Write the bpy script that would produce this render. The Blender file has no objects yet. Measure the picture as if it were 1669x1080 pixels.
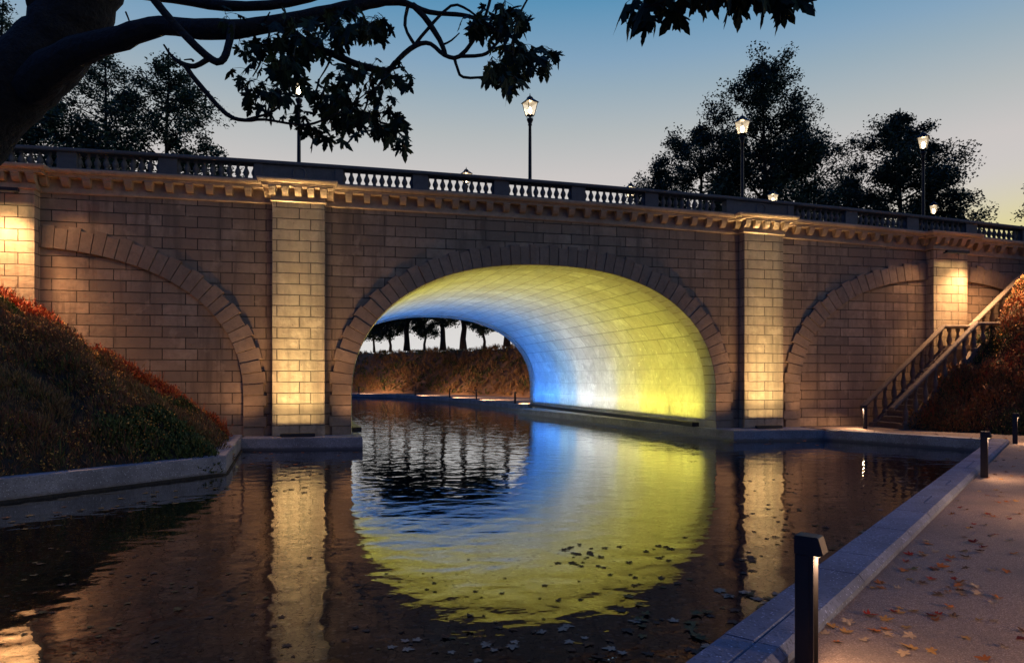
import bpy, bmesh, math, random
import numpy as np
from mathutils import Vector, Matrix

random.seed(7)
RNG = np.random.default_rng(7)
R = math.radians
sc = bpy.context.scene
COL = sc.collection

# ------------------------------------------------------------------ camera
HC = 1.75
CX, CY, YAW = -6.014, -21.91, R(12.484)
cam_d = bpy.data.cameras.new('camera')
cam_d.sensor_width = 36.0
cam_d.lens = 24.0
cam_d.shift_y = (616.1 - 540.0) / 1669.0
cam_d.clip_start = 0.05
cam_d.clip_end = 3000
cam = bpy.data.objects.new('camera', cam_d)
COL.objects.link(cam)
cam.location = (CX, CY, HC)
cam.rotation_euler = (R(90), 0, -YAW)
sc.camera = cam

# ------------------------------------------------------------------ world: dusk sky
world = bpy.data.worlds.new('World')
sc.world = world
world.use_nodes = True
wt = world.node_tree
for n in list(wt.nodes):
    wt.nodes.remove(n)
W = wt.nodes.new
wl = wt.links.new
geo = W('ShaderNodeNewGeometry')
neg = W('ShaderNodeVectorMath'); neg.operation = 'SCALE'; neg.inputs['Scale'].default_value = -1
wl(geo.outputs['Incoming'], neg.inputs[0])
nrm = W('ShaderNodeVectorMath'); nrm.operation = 'NORMALIZE'
wl(neg.outputs[0], nrm.inputs[0])
sep = W('ShaderNodeSeparateXYZ'); wl(nrm.outputs[0], sep.inputs[0])
def ramp(node_new, stops, interp='LINEAR'):
    r = node_new('ShaderNodeValToRGB'); e = r.color_ramp.elements
    while len(e) < len(stops):
        e.new(0.5)
    for i, (p, c) in enumerate(stops):
        e[i].position = p
        e[i].color = (*c, 1)
    r.color_ramp.interpolation = interp
    return r
def s2l(*c):
    return tuple((x / 255 / 12.92 if x / 255 <= .04045 else ((x / 255 + .055) / 1.055) ** 2.4) for x in c)
# west (the afterglow side, in front of the camera) by sine of elevation
west = ramp(W, [(0.0, s2l(224, 222, 220)), (0.20, s2l(209, 204, 200)), (0.281, s2l(203, 198, 196)), (0.335, s2l(180, 186, 188)), (0.386, s2l(152, 173, 187)),
                (0.42, s2l(132, 164, 190)), (0.484, s2l(88, 145, 183)), (0.62, s2l(48, 104, 176)), (1.0, s2l(28, 72, 150))])
wl(sep.outputs['Z'], west.inputs[0])
east = ramp(W, [(0.0, s2l(58, 70, 112)), (0.25, s2l(46, 74, 132)), (0.5, s2l(34, 72, 142)), (1.0, s2l(28, 72, 150))])
wl(sep.outputs['Z'], east.inputs[0])
sund = W('ShaderNodeVectorMath'); sund.operation = 'DOT_PRODUCT'
SUNAZ = R(52)
sund.inputs[1].default_value = (math.sin(SUNAZ) , math.cos(SUNAZ), 0)
wl(nrm.outputs[0], sund.inputs[0])
fr = W('ShaderNodeMapRange'); fr.interpolation_type = 'SMOOTHSTEP'
fr.inputs['From Min'].default_value = -0.55; fr.inputs['From Max'].default_value = 0.22
wl(sund.outputs['Value'], fr.inputs[0])
mx = W('ShaderNodeMix'); mx.data_type = 'RGBA'
wl(fr.outputs[0], mx.inputs['Factor']); wl(east.outputs[0], mx.inputs[6]); wl(west.outputs[0], mx.inputs[7])
glow_az = W('ShaderNodeMapRange'); glow_az.interpolation_type = 'SMOOTHSTEP'
glow_az.inputs['From Min'].default_value = 0.95; glow_az.inputs['From Max'].default_value = 1.0
wl(sund.outputs['Value'], glow_az.inputs[0])
glow_el = W('ShaderNodeMapRange'); glow_el.interpolation_type = 'SMOOTHSTEP'
glow_el.inputs['From Min'].default_value = 0.265; glow_el.inputs['From Max'].default_value = 0.165
wl(sep.outputs['Z'], glow_el.inputs[0])
gm = W('ShaderNodeMath'); gm.operation = 'MULTIPLY'
wl(glow_az.outputs[0], gm.inputs[0]); wl(glow_el.outputs[0], gm.inputs[1])
mg = W('ShaderNodeMix'); mg.data_type = 'RGBA'
wl(gm.outputs[0], mg.inputs['Factor']); wl(mx.outputs[2], mg.inputs[6]); mg.inputs[7].default_value = (*s2l(228, 214, 128), 1)
bg = W('ShaderNodeBackground'); bg.inputs['Strength'].default_value = 1.0
wl(mg.outputs[2], bg.inputs['Color'])
wo = W('ShaderNodeOutputWorld'); wl(bg.outputs[0], wo.inputs[0])

sc.view_settings.view_transform = 'Standard'
sc.view_settings.look = 'None'
sc.view_settings.exposure = 0
sc.view_settings.gamma = 1
sc.cycles.max_bounces = 6
sc.cycles.diffuse_bounces = 3
sc.cycles.glossy_bounces = 3
sc.cycles.transparent_max_bounces = 8
sc.cycles.sample_clamp_indirect = 40
sc.cycles.caustics_reflective = False
sc.cycles.caustics_refractive = False
sc.cycles.use_denoising = True
try:
    sc.cycles.use_light_tree = True
except Exception:
    pass

# ------------------------------------------------------------------ helpers
FPX = 24.0 / 36.0 * 1669
_c, _s = math.cos(YAW), math.sin(YAW)
def at(u, v, t):
    """world point seen at photo pixel (u, v), t metres in front of the camera"""
    a = (u - 834.5) / FPX; b = -(v - 616.1) / FPX
    return Vector((CX + t * (_s + a * _c), CY + t * (_c - a * _s), HC + t * b))

class MB:
    """collects verts and faces, links them as ONE mesh object"""
    def __init__(self):
        self.v = []; self.f = []; self.m = []; self.sm = []; self.uv = None
    def add(self, vs, fs, mi=0, smooth=False):
        b = len(self.v)
        self.v.extend([tuple(p) for p in vs])
        for f in fs:
            self.f.append(tuple(i + b for i in f)); self.m.append(mi); self.sm.append(smooth)
    def box(self, x0, x1, y0, y1, z0, z1, mi=0, ch=0.0):
        if ch <= 0:
            vs = [(x0,y0,z0),(x1,y0,z0),(x1,y1,z0),(x0,y1,z0),(x0,y0,z1),(x1,y0,z1),(x1,y1,z1),(x0,y1,z1)]
            self.add(vs, [(3,2,1,0),(4,5,6,7),(0,1,5,4),(1,2,6,5),(2,3,7,6),(3,0,4,7)], mi)
        else:
            self.hull_box((x0,y0,z0),(x1,y1,z1),ch,mi)
    def hull_box(self, lo, hi, ch, mi=0):
        bm = bmesh.new(); bmesh.ops.create_cube(bm, size=1)
        for v in bm.verts:
            v.co = Vector([lo[i] + (v.co[i] + .5) * (hi[i] - lo[i]) for i in range(3)])
        bmesh.ops.bevel(bm, geom=bm.edges[:], offset=ch, segments=1, affect='EDGES')
        self.bm(bm, mi)
    def bm(self, bm, mi=0, mat=None, smooth=False):
        bm.verts.ensure_lookup_table()
        for i, v in enumerate(bm.verts): v.index = i
        vs = [(mat @ v.co if mat else v.co.copy()) for v in bm.verts]
        self.add(vs, [[v.index for v in f.verts] for f in bm.faces], mi, smooth)
        bm.free()
    def tube(self, pts, rad, n=8, mi=0, cap=True, smooth=True):
        pts = [Vector(p) for p in pts]
        vs = []; fs = []
        up = Vector((0.13, 0.31, 0.94)).normalized()
        for i, p in enumerate(pts):
            d = (pts[min(i + 1, len(pts) - 1)] - pts[max(i - 1, 0)])
            d = d.normalized() if d.length > 1e-9 else Vector((0, 0, 1))
            if i == 0:
                a = d.cross(up)
                if a.length < 1e-3: a = d.cross(Vector((1, 0, 0)))
                a.normalize()
            else:
                a = (a - d * a.dot(d))
                if a.length < 1e-6: a = d.cross(up)
                a.normalize()
            b = d.cross(a)
            for k in range(n):
                t = 2 * math.pi * k / n
                vs.append(p + (a * math.cos(t) + b * math.sin(t)) * rad[i])
        for i in range(len(pts) - 1):
            for k in range(n):
                k2 = (k + 1) % n
                fs.append((i*n + k, i*n + k2, (i+1)*n + k2, (i+1)*n + k))
        if cap:
            fs.append(tuple(range(n - 1, -1, -1)))
            fs.append(tuple((len(pts) - 1) * n + k for k in range(n)))
        self.add(vs, fs, mi, smooth)
    def lathe(self, prof, n=16, c=(0, 0, 0), mi=0, smooth=True, sq=False):
        vs = []; fs = []
        for r, z in prof:
            for k in range(n):
                t = 2 * math.pi * k / n + (math.pi / 4 if sq else 0)
                vs.append((c[0] + r * math.cos(t), c[1] + r * math.sin(t), c[2] + z))
        for i in range(len(prof) - 1):
            for k in range(n):
                k2 = (k + 1) % n
                fs.append((i*n + k, i*n + k2, (i+1)*n + k2, (i+1)*n + k))
        fs.append(tuple(range(n - 1, -1, -1))); fs.append(tuple((len(prof) - 1) * n + k for k in range(n)))
        self.add(vs, fs, mi, smooth)
    def build(self, name, mats, parent=None, loc=None):
        me = bpy.data.meshes.new(name)
        me.from_pydata(self.v, [], self.f)
        for m in (mats if isinstance(mats, (list, tuple)) else [mats]):
            me.materials.append(m)
        me.polygons.foreach_set('material_index', self.m)
        me.polygons.foreach_set('use_smooth', self.sm)
        if self.uv is not None:
            l = me.uv_layers.new(name='UVMap')
            arr = np.array([self.uv[i] for f in self.f for i in f], dtype=np.float32).ravel()
            l.data.foreach_set('uv', arr)
        me.update()
        o = bpy.data.objects.new(name, me); COL.objects.link(o)
        if loc is not None: o.location = loc
        if parent is not None: o.parent = parent
        return o

def np_mesh(name, V, nper, mats, mi=None, parent=None, smooth=False):
    """V: (N, nper, 3) array of separate polygons -> one mesh"""
    V = np.asarray(V, dtype=np.float32); N = V.shape[0]
    me = bpy.data.meshes.new(name)
    me.vertices.add(N * nper); me.vertices.foreach_set('co', V.ravel())
    me.loops.add(N * nper); me.loops.foreach_set('vertex_index', np.arange(N * nper, dtype=np.int32))
    me.polygons.add(N); me.polygons.foreach_set('loop_start', np.arange(0, N * nper, nper, dtype=np.int32))
    me.polygons.foreach_set('loop_total', np.full(N, nper, dtype=np.int32))
    for m in (mats if isinstance(mats, (list, tuple)) else [mats]): me.materials.append(m)
    if mi is not None: me.polygons.foreach_set('material_index', np.asarray(mi, dtype=np.int32))
    me.update(calc_edges=True); me.validate()
    o = bpy.data.objects.new(name, me); COL.objects.link(o)
    if parent is not None: o.parent = parent
    return o

def tag(o, label=None, cat=None, group=None, kind=None):
    if label: o['label'] = label
    if cat: o['category'] = cat
    if group: o['group'] = group
    if kind: o['kind'] = kind
    return o
def empty(name, loc=(0, 0, 0), rz=0):
    o = bpy.data.objects.new(name, None); COL.objects.link(o)
    o.location = loc; o.rotation_euler = (0, 0, rz); o.empty_display_size = .2
    return o
def copy_tree(o, parent=None):
    c = o.copy(); COL.objects.link(c)
    if parent is not None:
        c.parent = parent
    for ch in [x for x in bpy.data.objects if x.parent == o]:
        copy_tree(ch, c)
    return c

# ------------------------------------------------------------------ materials
class NT:
    def __init__(self, name):
        self.mat = bpy.data.materials.new(name); self.mat.use_nodes = True
        self.t = self.mat.node_tree; self.p = self.t.nodes['Principled BSDF']; self.out = self.t.nodes['Material Output']
    def n(self, typ, **kw):
        x = self.t.nodes.new('ShaderNode' + typ)
        for k, v in kw.items(): setattr(x, k, v)
        return x
    def l(self, a, b): self.t.links.new(a, b)
    def val(self, sock, v):
        if hasattr(v, 'is_output'): self.l(v, sock)
        else: sock.default_value = v
    def math(self, op, a, b=0.0, clamp=False):
        m = self.n('Math', operation=op); m.use_clamp = clamp
        self.val(m.inputs[0], a); self.val(m.inputs[1], b); return m.outputs[0]
    def mix(self, fac, a, b, blend='MIX'):
        m = self.n('Mix', data_type='RGBA', blend_type=blend)
        self.val(m.inputs['Factor'], fac)
        for s, x in ((m.inputs[6], a), (m.inputs[7], b)):
            if hasattr(x, 'is_output'): self.l(x, s)
            else: s.default_value = (*x, 1)
        return m.outputs[2]
    def noise(self, vec, scale, detail=4, rough=.55, dist=0):
        n = self.n('TexNoise'); n.inputs['Scale'].default_value = scale; n.inputs['Detail'].default_value = detail
        n.inputs['Roughness'].default_value = rough; n.inputs['Distortion'].default_value = dist
        if vec is not None: self.l(vec, n.inputs['Vector'])
        return n
    def ramp(self, fac, stops):
        r = ramp(self.n2, stops); self.l(fac, r.inputs[0]); return r.outputs[0]
    def n2(self, full): return self.t.nodes.new(full)
    def maprange(self, v, a, b, c=0.0, d=1.0, smooth=True):
        m = self.n('MapRange'); m.interpolation_type = 'SMOOTHSTEP' if smooth else 'LINEAR'
        self.l(v, m.inputs[0]); m.inputs[1].default_value = a; m.inputs[2].default_value = b
        m.inputs[3].default_value = c; m.inputs[4].default_value = d; return m.outputs[0]
    def bump(self, h, dist, strength=1.0, prev=None):
        b = self.n('Bump'); b.inputs['Distance'].default_value = dist; b.inputs['Strength'].default_value = strength
        self.l(h, b.inputs['Height'])
        if prev is not None: self.l(prev, b.inputs['Normal'])
        return b.outputs[0]
    def obj(self): return self.n('TexCoord').outputs['Object']
    def uvc(self): return self.n('TexCoord').outputs['UV']

def stone_blocks(name, width, height, off, phase=(0, 0), base=(.40, .33, .265), uv=False, plaster=False, mortar=.030, tone=.32):
    k = NT(name)
    if uv:
        vec0 = k.uvc(); o3 = k.obj()
    else:
        o3 = k.obj(); sp = k.n('SeparateXYZ'); k.l(o3, sp.inputs[0])
        cb = k.n('CombineXYZ'); k.l(k.math('ADD', sp.outputs[0], sp.outputs[1]), cb.inputs[0]); k.l(sp.outputs[2], cb.inputs[1])
        vec0 = cb.outputs[0]
    add = k.n('VectorMath', operation='ADD'); k.l(vec0, add.inputs[0]); add.inputs[1].default_value = (phase[0] + 400 * width * 1.0, phase[1] + 40 * height, 0)
    wob = k.noise(o3, 5.0, 3); wv = k.n('VectorMath', operation='SUBTRACT'); k.l(wob.outputs['Color'], wv.inputs[0]); wv.inputs[1].default_value = (.5, .5, .5)
    ws = k.n('VectorMath', operation='SCALE'); k.l(wv.outputs[0], ws.inputs[0]); ws.inputs['Scale'].default_value = .022
    ad2 = k.n('VectorMath', operation='ADD'); k.l(add.outputs[0], ad2.inputs[0]); k.l(ws.outputs[0], ad2.inputs[1])
    b = k.n('TexBrick'); k.l(ad2.outputs[0], b.inputs['Vector'])
    b.offset = off; b.offset_frequency = 2; b.squash = 1.0
    b.inputs['Color1'].default_value = (0, 0, 0, 1); b.inputs['Color2'].default_value = (1, 1, 1, 1); b.inputs['Mortar'].default_value = (.5, .5, .5, 1)
    b.inputs['Scale'].default_value = 1.0; b.inputs['Mortar Size'].default_value = mortar * .5; b.inputs['Mortar Smooth'].default_value = .25
    b.inputs['Brick Width'].default_value = width; b.inputs['Row Height'].default_value = height; b.inputs['Bias'].default_value = 0
    sepc = k.n('SeparateColor'); k.l(b.outputs['Color'], sepc.inputs[0])
    big = k.noise(o3, .7, 4); mid = k.noise(o3, 6, 6, .65); fine = k.noise(o3, 38, 5, .7)
    light = tuple(min(1, x * (1 + tone)) for x in base); dark = tuple(x * (1 - tone) for x in base)
    c = k.mix(sepc.outputs[0], dark, light)
    c = k.mix(k.maprange(big.outputs[0], .38, .68), c, tuple(x * y for x, y in zip(base, (.78, .74, .72))), 'MIX')
    c = k.mix(k.maprange(mid.outputs[0], .35, .7, 0, .55), c, tuple(x * .66 for x in base))
    pits = k.n('TexVoronoi'); pits.inputs['Scale'].default_value = 11; k.l(o3, pits.inputs['Vector'])
    pit = k.math('MULTIPLY', k.maprange(pits.outputs['Distance'], .16, .06), k.maprange(mid.outputs[0], .52, .6))
    c = k.mix(k.math('MULTIPLY', pit, .75), c, tuple(x * .25 for x in base))
    mort = b.outputs['Fac']
    if plaster:
        zz = k.n('SeparateXYZ'); k.l(o3, zz.inputs[0])
        lowf = k.maprange(zz.outputs[2], 2.2, 3.6, .25, 1.0)
        mort = k.math('MULTIPLY', mort, lowf)
        st = k.noise(o3, 1.6, 6, .65, .6)
        c = k.mix(k.maprange(st.outputs[0], .46, .70, 0, .75), c, tuple(x * .62 for x in base))
        sc1 = k.noise(o3, 3.1, 5, .7, 1.4)
        c = k.mix(k.maprange(sc1.outputs[0], .60, .66, 0, .75), c, tuple(min(1, x * 1.25) for x in base))
    c = k.mix(k.math('MULTIPLY', mort, .5 if plaster else .94), c, tuple(x * .12 for x in base))
    if not uv:
        sm = k.n('Mapping'); k.l(o3, sm.inputs[0]); sm.inputs['Scale'].default_value = (2.6, 2.6, .22)
        stn = k.noise(sm.outputs[0], 1.0, 5, .65)
        c = k.mix(k.maprange(stn.outputs[0], .47, .70, 0, .78), c, tuple(x * .40 for x in base))
        pal = k.noise(o3, 1.7, 5, .6)
        c = k.mix(k.maprange(pal.outputs[0], .56, .70, 0, .5), c, tuple(min(1, x * 1.3) for x in base))
    k.l(c, k.p.inputs['Base Color']); k.p.inputs['Roughness'].default_value = .88
    hgt = k.math('SUBTRACT', k.math('ADD', k.math('MULTIPLY', mid.outputs[0], .55), k.math('MULTIPLY', fine.outputs[0], .22)), k.math('MULTIPLY', mort, .9))
    hgt = k.math('SUBTRACT', hgt, k.math('MULTIPLY', pit, .5))
    hgt = k.math('ADD', hgt, k.math('MULTIPLY', sepc.outputs[0], .18))
    k.l(k.bump(hgt, .030 if plaster else .032, 1.0), k.p.inputs['Normal'])
    return k.mat

def stone_plain(name, base=(.40, .33, .265), isl=.18, scale=1.0, bump=.02, rough=.88, streak=True):
    k = NT(name); o3 = k.obj()
    g = k.n('NewGeometry')
    big = k.noise(o3, .8 * scale, 4); mid = k.noise(o3, 7 * scale, 6, .65); fine = k.noise(o3, 45 * scale, 4, .7)
    c = k.mix(g.outputs['Random Per Island'], tuple(x * (1 - isl) for x in base), tuple(min(1, x * (1 + isl)) for x in base))
    c = k.mix(k.maprange(big.outputs[0], .4, .68, 0, .8), c, tuple(x * y for x, y in zip(base, (.72, .68, .66))))
    c = k.mix(k.maprange(mid.outputs[0], .38, .72, 0, .6), c, tuple(x * .58 for x in base))
    k.l(c, k.p.inputs['Base Color']); k.p.inputs['Roughness'].default_value = rough
    h = k.math('ADD', k.math('MULTIPLY', mid.outputs[0], .7), k.math('MULTIPLY', fine.outputs[0], .3))
    k.l(k.bump(h, bump, .9), k.p.inputs['Normal'])
    return k.mat

def concrete(name, base=(.30, .29, .28), speck=True):
    k = NT(name); o3 = k.obj()
    big = k.noise(o3, 1.1, 5, .6); mid = k.noise(o3, 9, 6, .7)
    c = k.mix(k.maprange(big.outputs[0], .35, .7), tuple(x * 1.1 for x in base), tuple(x * .6 for x in base))
    c = k.mix(k.maprange(mid.outputs[0], .4, .7, 0, .5), c, tuple(x * .7 for x in base))
    v = k.n('TexVoronoi'); v.inputs['Scale'].default_value = 55; k.l(o3, v.inputs['Vector'])
    sc_ = k.n('SeparateColor'); k.l(v.outputs['Color'], sc_.inputs[0])
    if speck:
        c = k.mix(k.math('MULTIPLY', k.maprange(sc_.outputs[0], .86, .93), k.maprange(v.outputs['Distance'], .45, .25)), c, tuple(min(1, x * 2.4) for x in base))
        c = k.mix(k.math('MULTIPLY', k.maprange(sc_.outputs[1], .85, .93), .6), c, tuple(x * .35 for x in base))
    sp = k.n('SeparateXYZ'); k.l(o3, sp.inputs[0])
    wet = k.maprange(k.math('ADD', sp.outputs[2], k.math('MULTIPLY', mid.outputs[0], .16)), -.16, -.24)
    c = k.mix(wet, c, tuple(x * .3 for x in base))
    k.l(c, k.p.inputs['Base Color'])
    k.l(k.math('SUBTRACT', .85, k.math('MULTIPLY', wet, .55)), k.p.inputs['Roughness'])
    h = k.math('ADD', mid.outputs[0], k.math('MULTIPLY', v.outputs['Distance'], .35))
    k.l(k.bump(h, .008, .8), k.p.inputs['Normal'])
    return k.mat

def simple(name, col, rough=.6, metal=0.0, vary=0.0, bump=0.0, scale=20):
    k = NT(name); k.p.inputs['Roughness'].default_value = rough; k.p.inputs['Metallic'].default_value = metal
    if vary or bump:
        n = k.noise(k.obj(), scale, 5, .6)
        k.l(k.mix(n.outputs[0], tuple(x * (1 - vary) for x in col), tuple(min(1, x * (1 + vary)) for x in col)), k.p.inputs['Base Color'])
        if bump: k.l(k.bump(n.outputs[0], bump, .8), k.p.inputs['Normal'])
    else:
        k.p.inputs['Base Color'].default_value = (*col, 1)
    return k.mat

def emit(name, col, strength):
    k = NT(name); e = k.n('Emission'); e.inputs[0].default_value = (*col, 1); e.inputs[1].default_value = strength
    k.l(e.outputs[0], k.out.inputs['Surface']); return k.mat

def island_colours(name, stops, rough=.7, trans=0.0):
    k = NT(name); g = k.n('NewGeometry')
    c = k.ramp(g.outputs['Random Per Island'], stops)
    k.l(c, k.p.inputs['Base Color']); k.p.inputs['Roughness'].default_value = rough
    k.p.inputs['Specular IOR Level'].default_value = .25
    return k.mat

STONE = (.39, .275, .165)
M_wall = stone_blocks('coursed_stone', .97, .328, .34, (.1, .0), STONE)
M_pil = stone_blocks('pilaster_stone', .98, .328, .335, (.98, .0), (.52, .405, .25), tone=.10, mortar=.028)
M_stone = stone_plain('dressed_stone', (.50, .375, .245), .06)
M_ring = stone_plain('voussoir_stone', (.34, .245, .155), .16, 1.0, .035)
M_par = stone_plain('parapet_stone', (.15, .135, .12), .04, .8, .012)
M_vault = stone_blocks('vault_stone', 1.25, .62, .5, (0, 0), (.60, .60, .57), uv=True, plaster=True, mortar=.034, tone=.14)
M_vring = stone_plain('brightened_soffit_stone', (.50, .48, .44), .08, 1.0, .02)  # lightened ring stone: tunnel light put into the colour of soffit and far ring
M_conc = concrete('concrete_coping', (.30, .30, .31))
M_bank = concrete('weathered_concrete', (.44, .43, .38))
M_iron = simple('black_iron', (.018, .018, .02), .45, .6)
M_bollard = simple('bollard_paint', (.025, .024, .026), .42, .3, .15, 0, 40)
M_bark = simple('bark', (.018, .015, .012), .95, 0, .7, .09, 11)
M_bulb = emit('lamp_glow', (1.0, .74, .42), 55)
M_dark = simple('fixture_black', (.012, .012, .013), .6)

# ------------------------------------------------------------------ bridge geometry helpers
def zc(x): return 7.01 - .015 * x - .00081 * x * x        # underside of the cornice: the deck is cambered
AH0, AB, AA, AN = 1.12, 4.36, 6.22, 2.3
def arch_pts(n=400, off=0.0, zb=-.05):
    """intrados polyline, left foot to right foot, in the arch's own plane (x, z), with outward normals, arc-length param"""
    pts = []
    for i in range(60): pts.append((-AA, zb + (AH0 - zb) * i / 60))
    for i in range(n + 1):
        th = math.pi - math.pi * i / n
        cx_, sz = math.cos(th), math.sin(th)
        pts.append((AA * math.copysign(abs(cx_) ** (2 / AN), cx_), AH0 + AB * abs(sz) ** (2 / AN)))
    for i in range(1, 61): pts.append((AA, AH0 - (AH0 - zb) * i / 60))
    P = np.array(pts); keep = [0]
    for i in range(1, len(P)):
        if np.hypot(*(P[i] - P[keep[-1]])) > 1e-4: keep.append(i)
    P = P[keep]
    s = np.concatenate([[0], np.cumsum(np.hypot(*(np.diff(P, axis=0)).T))])
    return P, s
AP, AS = arch_pts()
def arch_at(s, off=0.0):
    x = np.interp(s, AS, AP[:, 0]); z = np.interp(s, AS, AP[:, 1])
    e = .12
    x1 = np.interp(s - e, AS, AP[:, 0]); z1 = np.interp(s - e, AS, AP[:, 1]); x2 = np.interp(s + e, AS, AP[:, 0]); z2 = np.interp(s + e, AS, AP[:, 1])
    tx, tz = x2 - x1, z2 - z1; L = math.hypot(tx, tz)
    nx, nz = -tz / L, tx / L
    return x + nx * off, z + nz * off
SMAX = AS[-1]
SKEW = -.084
TL = 20.0
def ring_mesh(c, y0, y1, skewed=False, N=61, rng=None, thick=(.60, .675), smin=0, smax=None):
    mb = MB(); ds = SMAX / N; rr = random.Random(int(abs(c * 10)) + 3)
    for i in range(N):
        g = .007
        s0, s1 = i * ds + g, (i + 1) * ds - g
        th = thick[i % 2] + rr.uniform(-.012, .012); yf = y0 + rr.uniform(-.012, .012)
        a, b = arch_at(s0), arch_at(s1); o0, o1 = arch_at(s0, th), arch_at(s1, th)
        cn = [a, b, o1, o0]
        m = ((a[0] + b[0] + o0[0] + o1[0]) / 4, (a[1] + b[1] + o0[1] + o1[1]) / 4)
        def sh(y): return (SKEW * y if skewed else 0) + c
        vs = []
        ins = .965
        for (x, z) in cn: vs.append((m[0] + (x - m[0]) * ins + sh(yf), yf, m[1] + (z - m[1]) * ins))
        for (x, z) in cn: vs.append((x + sh(yf + .016), yf + .016, z))
        for (x, z) in cn: vs.append((x + sh(y1), y1, z))
        fs = [(0, 1, 2, 3)]
        for r_ in (0, 4):
            for k in range(4):
                k2 = (k + 1) % 4
                fs.append((r_ + k2, r_ + k, r_ + 4 + k, r_ + 4 + k2))
        fs.append((11, 10, 9, 8))
        mb.add(vs, fs)
        if y1 - y0 > .3: mb.m[-5] = 1      # soffit face painted paler so it looks lit by the tunnel strips
    return mb

S = 7.85
PW = .757
PIL = [-23.55, -2 * S, -S, S, 2 * S, 23.55]
bridge = tag(empty('stone_bridge', (0, 0, 0)), 'long stone bridge of brown coursed blocks with a lit central arch over the water', 'bridge')

# spandrel wall, main opening left free
xs = sorted(set(np.round(np.concatenate([np.arange(-34, 40.01, .5), np.linspace(-6.5, 6.3, 90)]), 3)))
mb = MB()
ACX = -.08
vs = []; fs = []
def open_z(x):
    d = abs(x - ACX)
    if d >= AA + .3: return -1.0
    best = -1.0
    zz = AH0 + AB * max(0, 1 - min(1, d / (AA + .3)) ** AN) ** (1 / AN) + .3
    return zz
xl, xr = ACX - AA - .3, ACX + AA + .3
cols = [x for x in xs if x < xl - .01] + [xl]
def col_strip(cols, lowf):
    n = len(cols); v = []; f = []
    for x in cols:
        v.append((x, 0, lowf(x))); v.append((x, 0, zc(x) + .3))
    for i in range(n - 1):
        f.append((2*i, 2*i + 2, 2*i + 3, 2*i + 1))
    mb.add(v, f)
col_strip(cols, lambda x: -1.0)
col_strip(list(np.linspace(xl, xr, 121)), lambda x: open_z(x) if xl + 1e-6 < x < xr - 1e-6 else 1.0)
col_strip([xr] + [x for x in xs if x > xr + .01], lambda x: -1.0)
mb.build('spandrel_wall', M_wall, bridge)

# far facade and deck keep the daylight out of the body
mb = MB()
def col_strip2(cols, lowf, y):
    v = []; f = []
    for x in cols: v.append((x, y, lowf(x))); v.append((x, y, zc(x) + .5))
    for i in range(len(cols) - 1): f.append((2*i + 1, 2*i + 3, 2*i + 2, 2*i))
    mb.add(v, f)
fx = ACX + SKEW * TL
col_strip2([-34, fx - AA - .3], lambda x: -1.0, TL)
col_strip2(list(np.linspace(fx - AA - .3, fx + AA + .3, 81)), lambda x: open_z(x - SKEW * TL) if abs(x - fx) < AA + .299 else 1.0, TL)
col_strip2([fx + AA + .3, 40], lambda x: -1.0, TL)
mb.build('far_spandrel_wall', M_wall, bridge)
mb = MB(); v = []; f = []
dx = np.arange(-34, 40.1, 1.0)
for x in dx: v.append((x, -.05, zc(x) + .46)); v.append((x, TL, zc(x) + .46))
for i in range(len(dx) - 1): f.append((2*i, 2*i + 2, 2*i + 3, 2*i + 1))
mb.add(v, f); mb.build('deck', simple('deck_asphalt', (.05, .05, .05), .9, 0, .2), bridge)

# arch rings
ring_mesh(ACX, -.085, .75).build('arch_ring', [M_ring, M_vring], bridge)
ring_mesh(-2 * S, -.085, .02).build('arch_ring', M_ring, bridge)
ring_mesh(2 * S, -.085, .02).build('arch_ring', M_ring, bridge)
ring_mesh(ACX, TL + .1, TL - .7, True, thick=(.55, .66)).build('arch_ring', M_vring, bridge)
# vault
mb = MB(); nS, nY = 150, 24
SS = np.linspace(0, SMAX, nS); YY = np.linspace(.70, TL - .6, nY); uv = []
v = []; f = []
for y in YY:
    for s_ in SS:
        x, z = arch_at(s_, .055)
        v.append((x + ACX + SKEW * y, y, z)); uv.append((y, s_))
for j in range(nY - 1):
    for i in range(nS - 1):
        f.append((j*nS + i, j*nS + i + 1, (j+1)*nS + i + 1, (j+1)*nS + i))
mb.add(v, f, 0, True); mb.uv = uv
mb.build('vault', M_vault, bridge)

# pilasters: own origin so their coursing repeats alike
PP = .352
for i, x in enumerate(PIL):
    mb = MB()
    h = zc(x) + .35
    vs = [(-PW, -PP, -1), (PW, -PP, -1), (PW, .3, -1), (-PW, .3, -1), (-PW, -PP, h), (PW, -PP, h), (PW, .3, h), (-PW, .3, h)]
    mb.add(vs, [(0, 1, 5, 4), (1, 2, 6, 5), (3, 0, 4, 7), (4, 5, 6, 7)])
    mb.build('pilaster', M_pil, bridge, (x, 0, 0))

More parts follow.
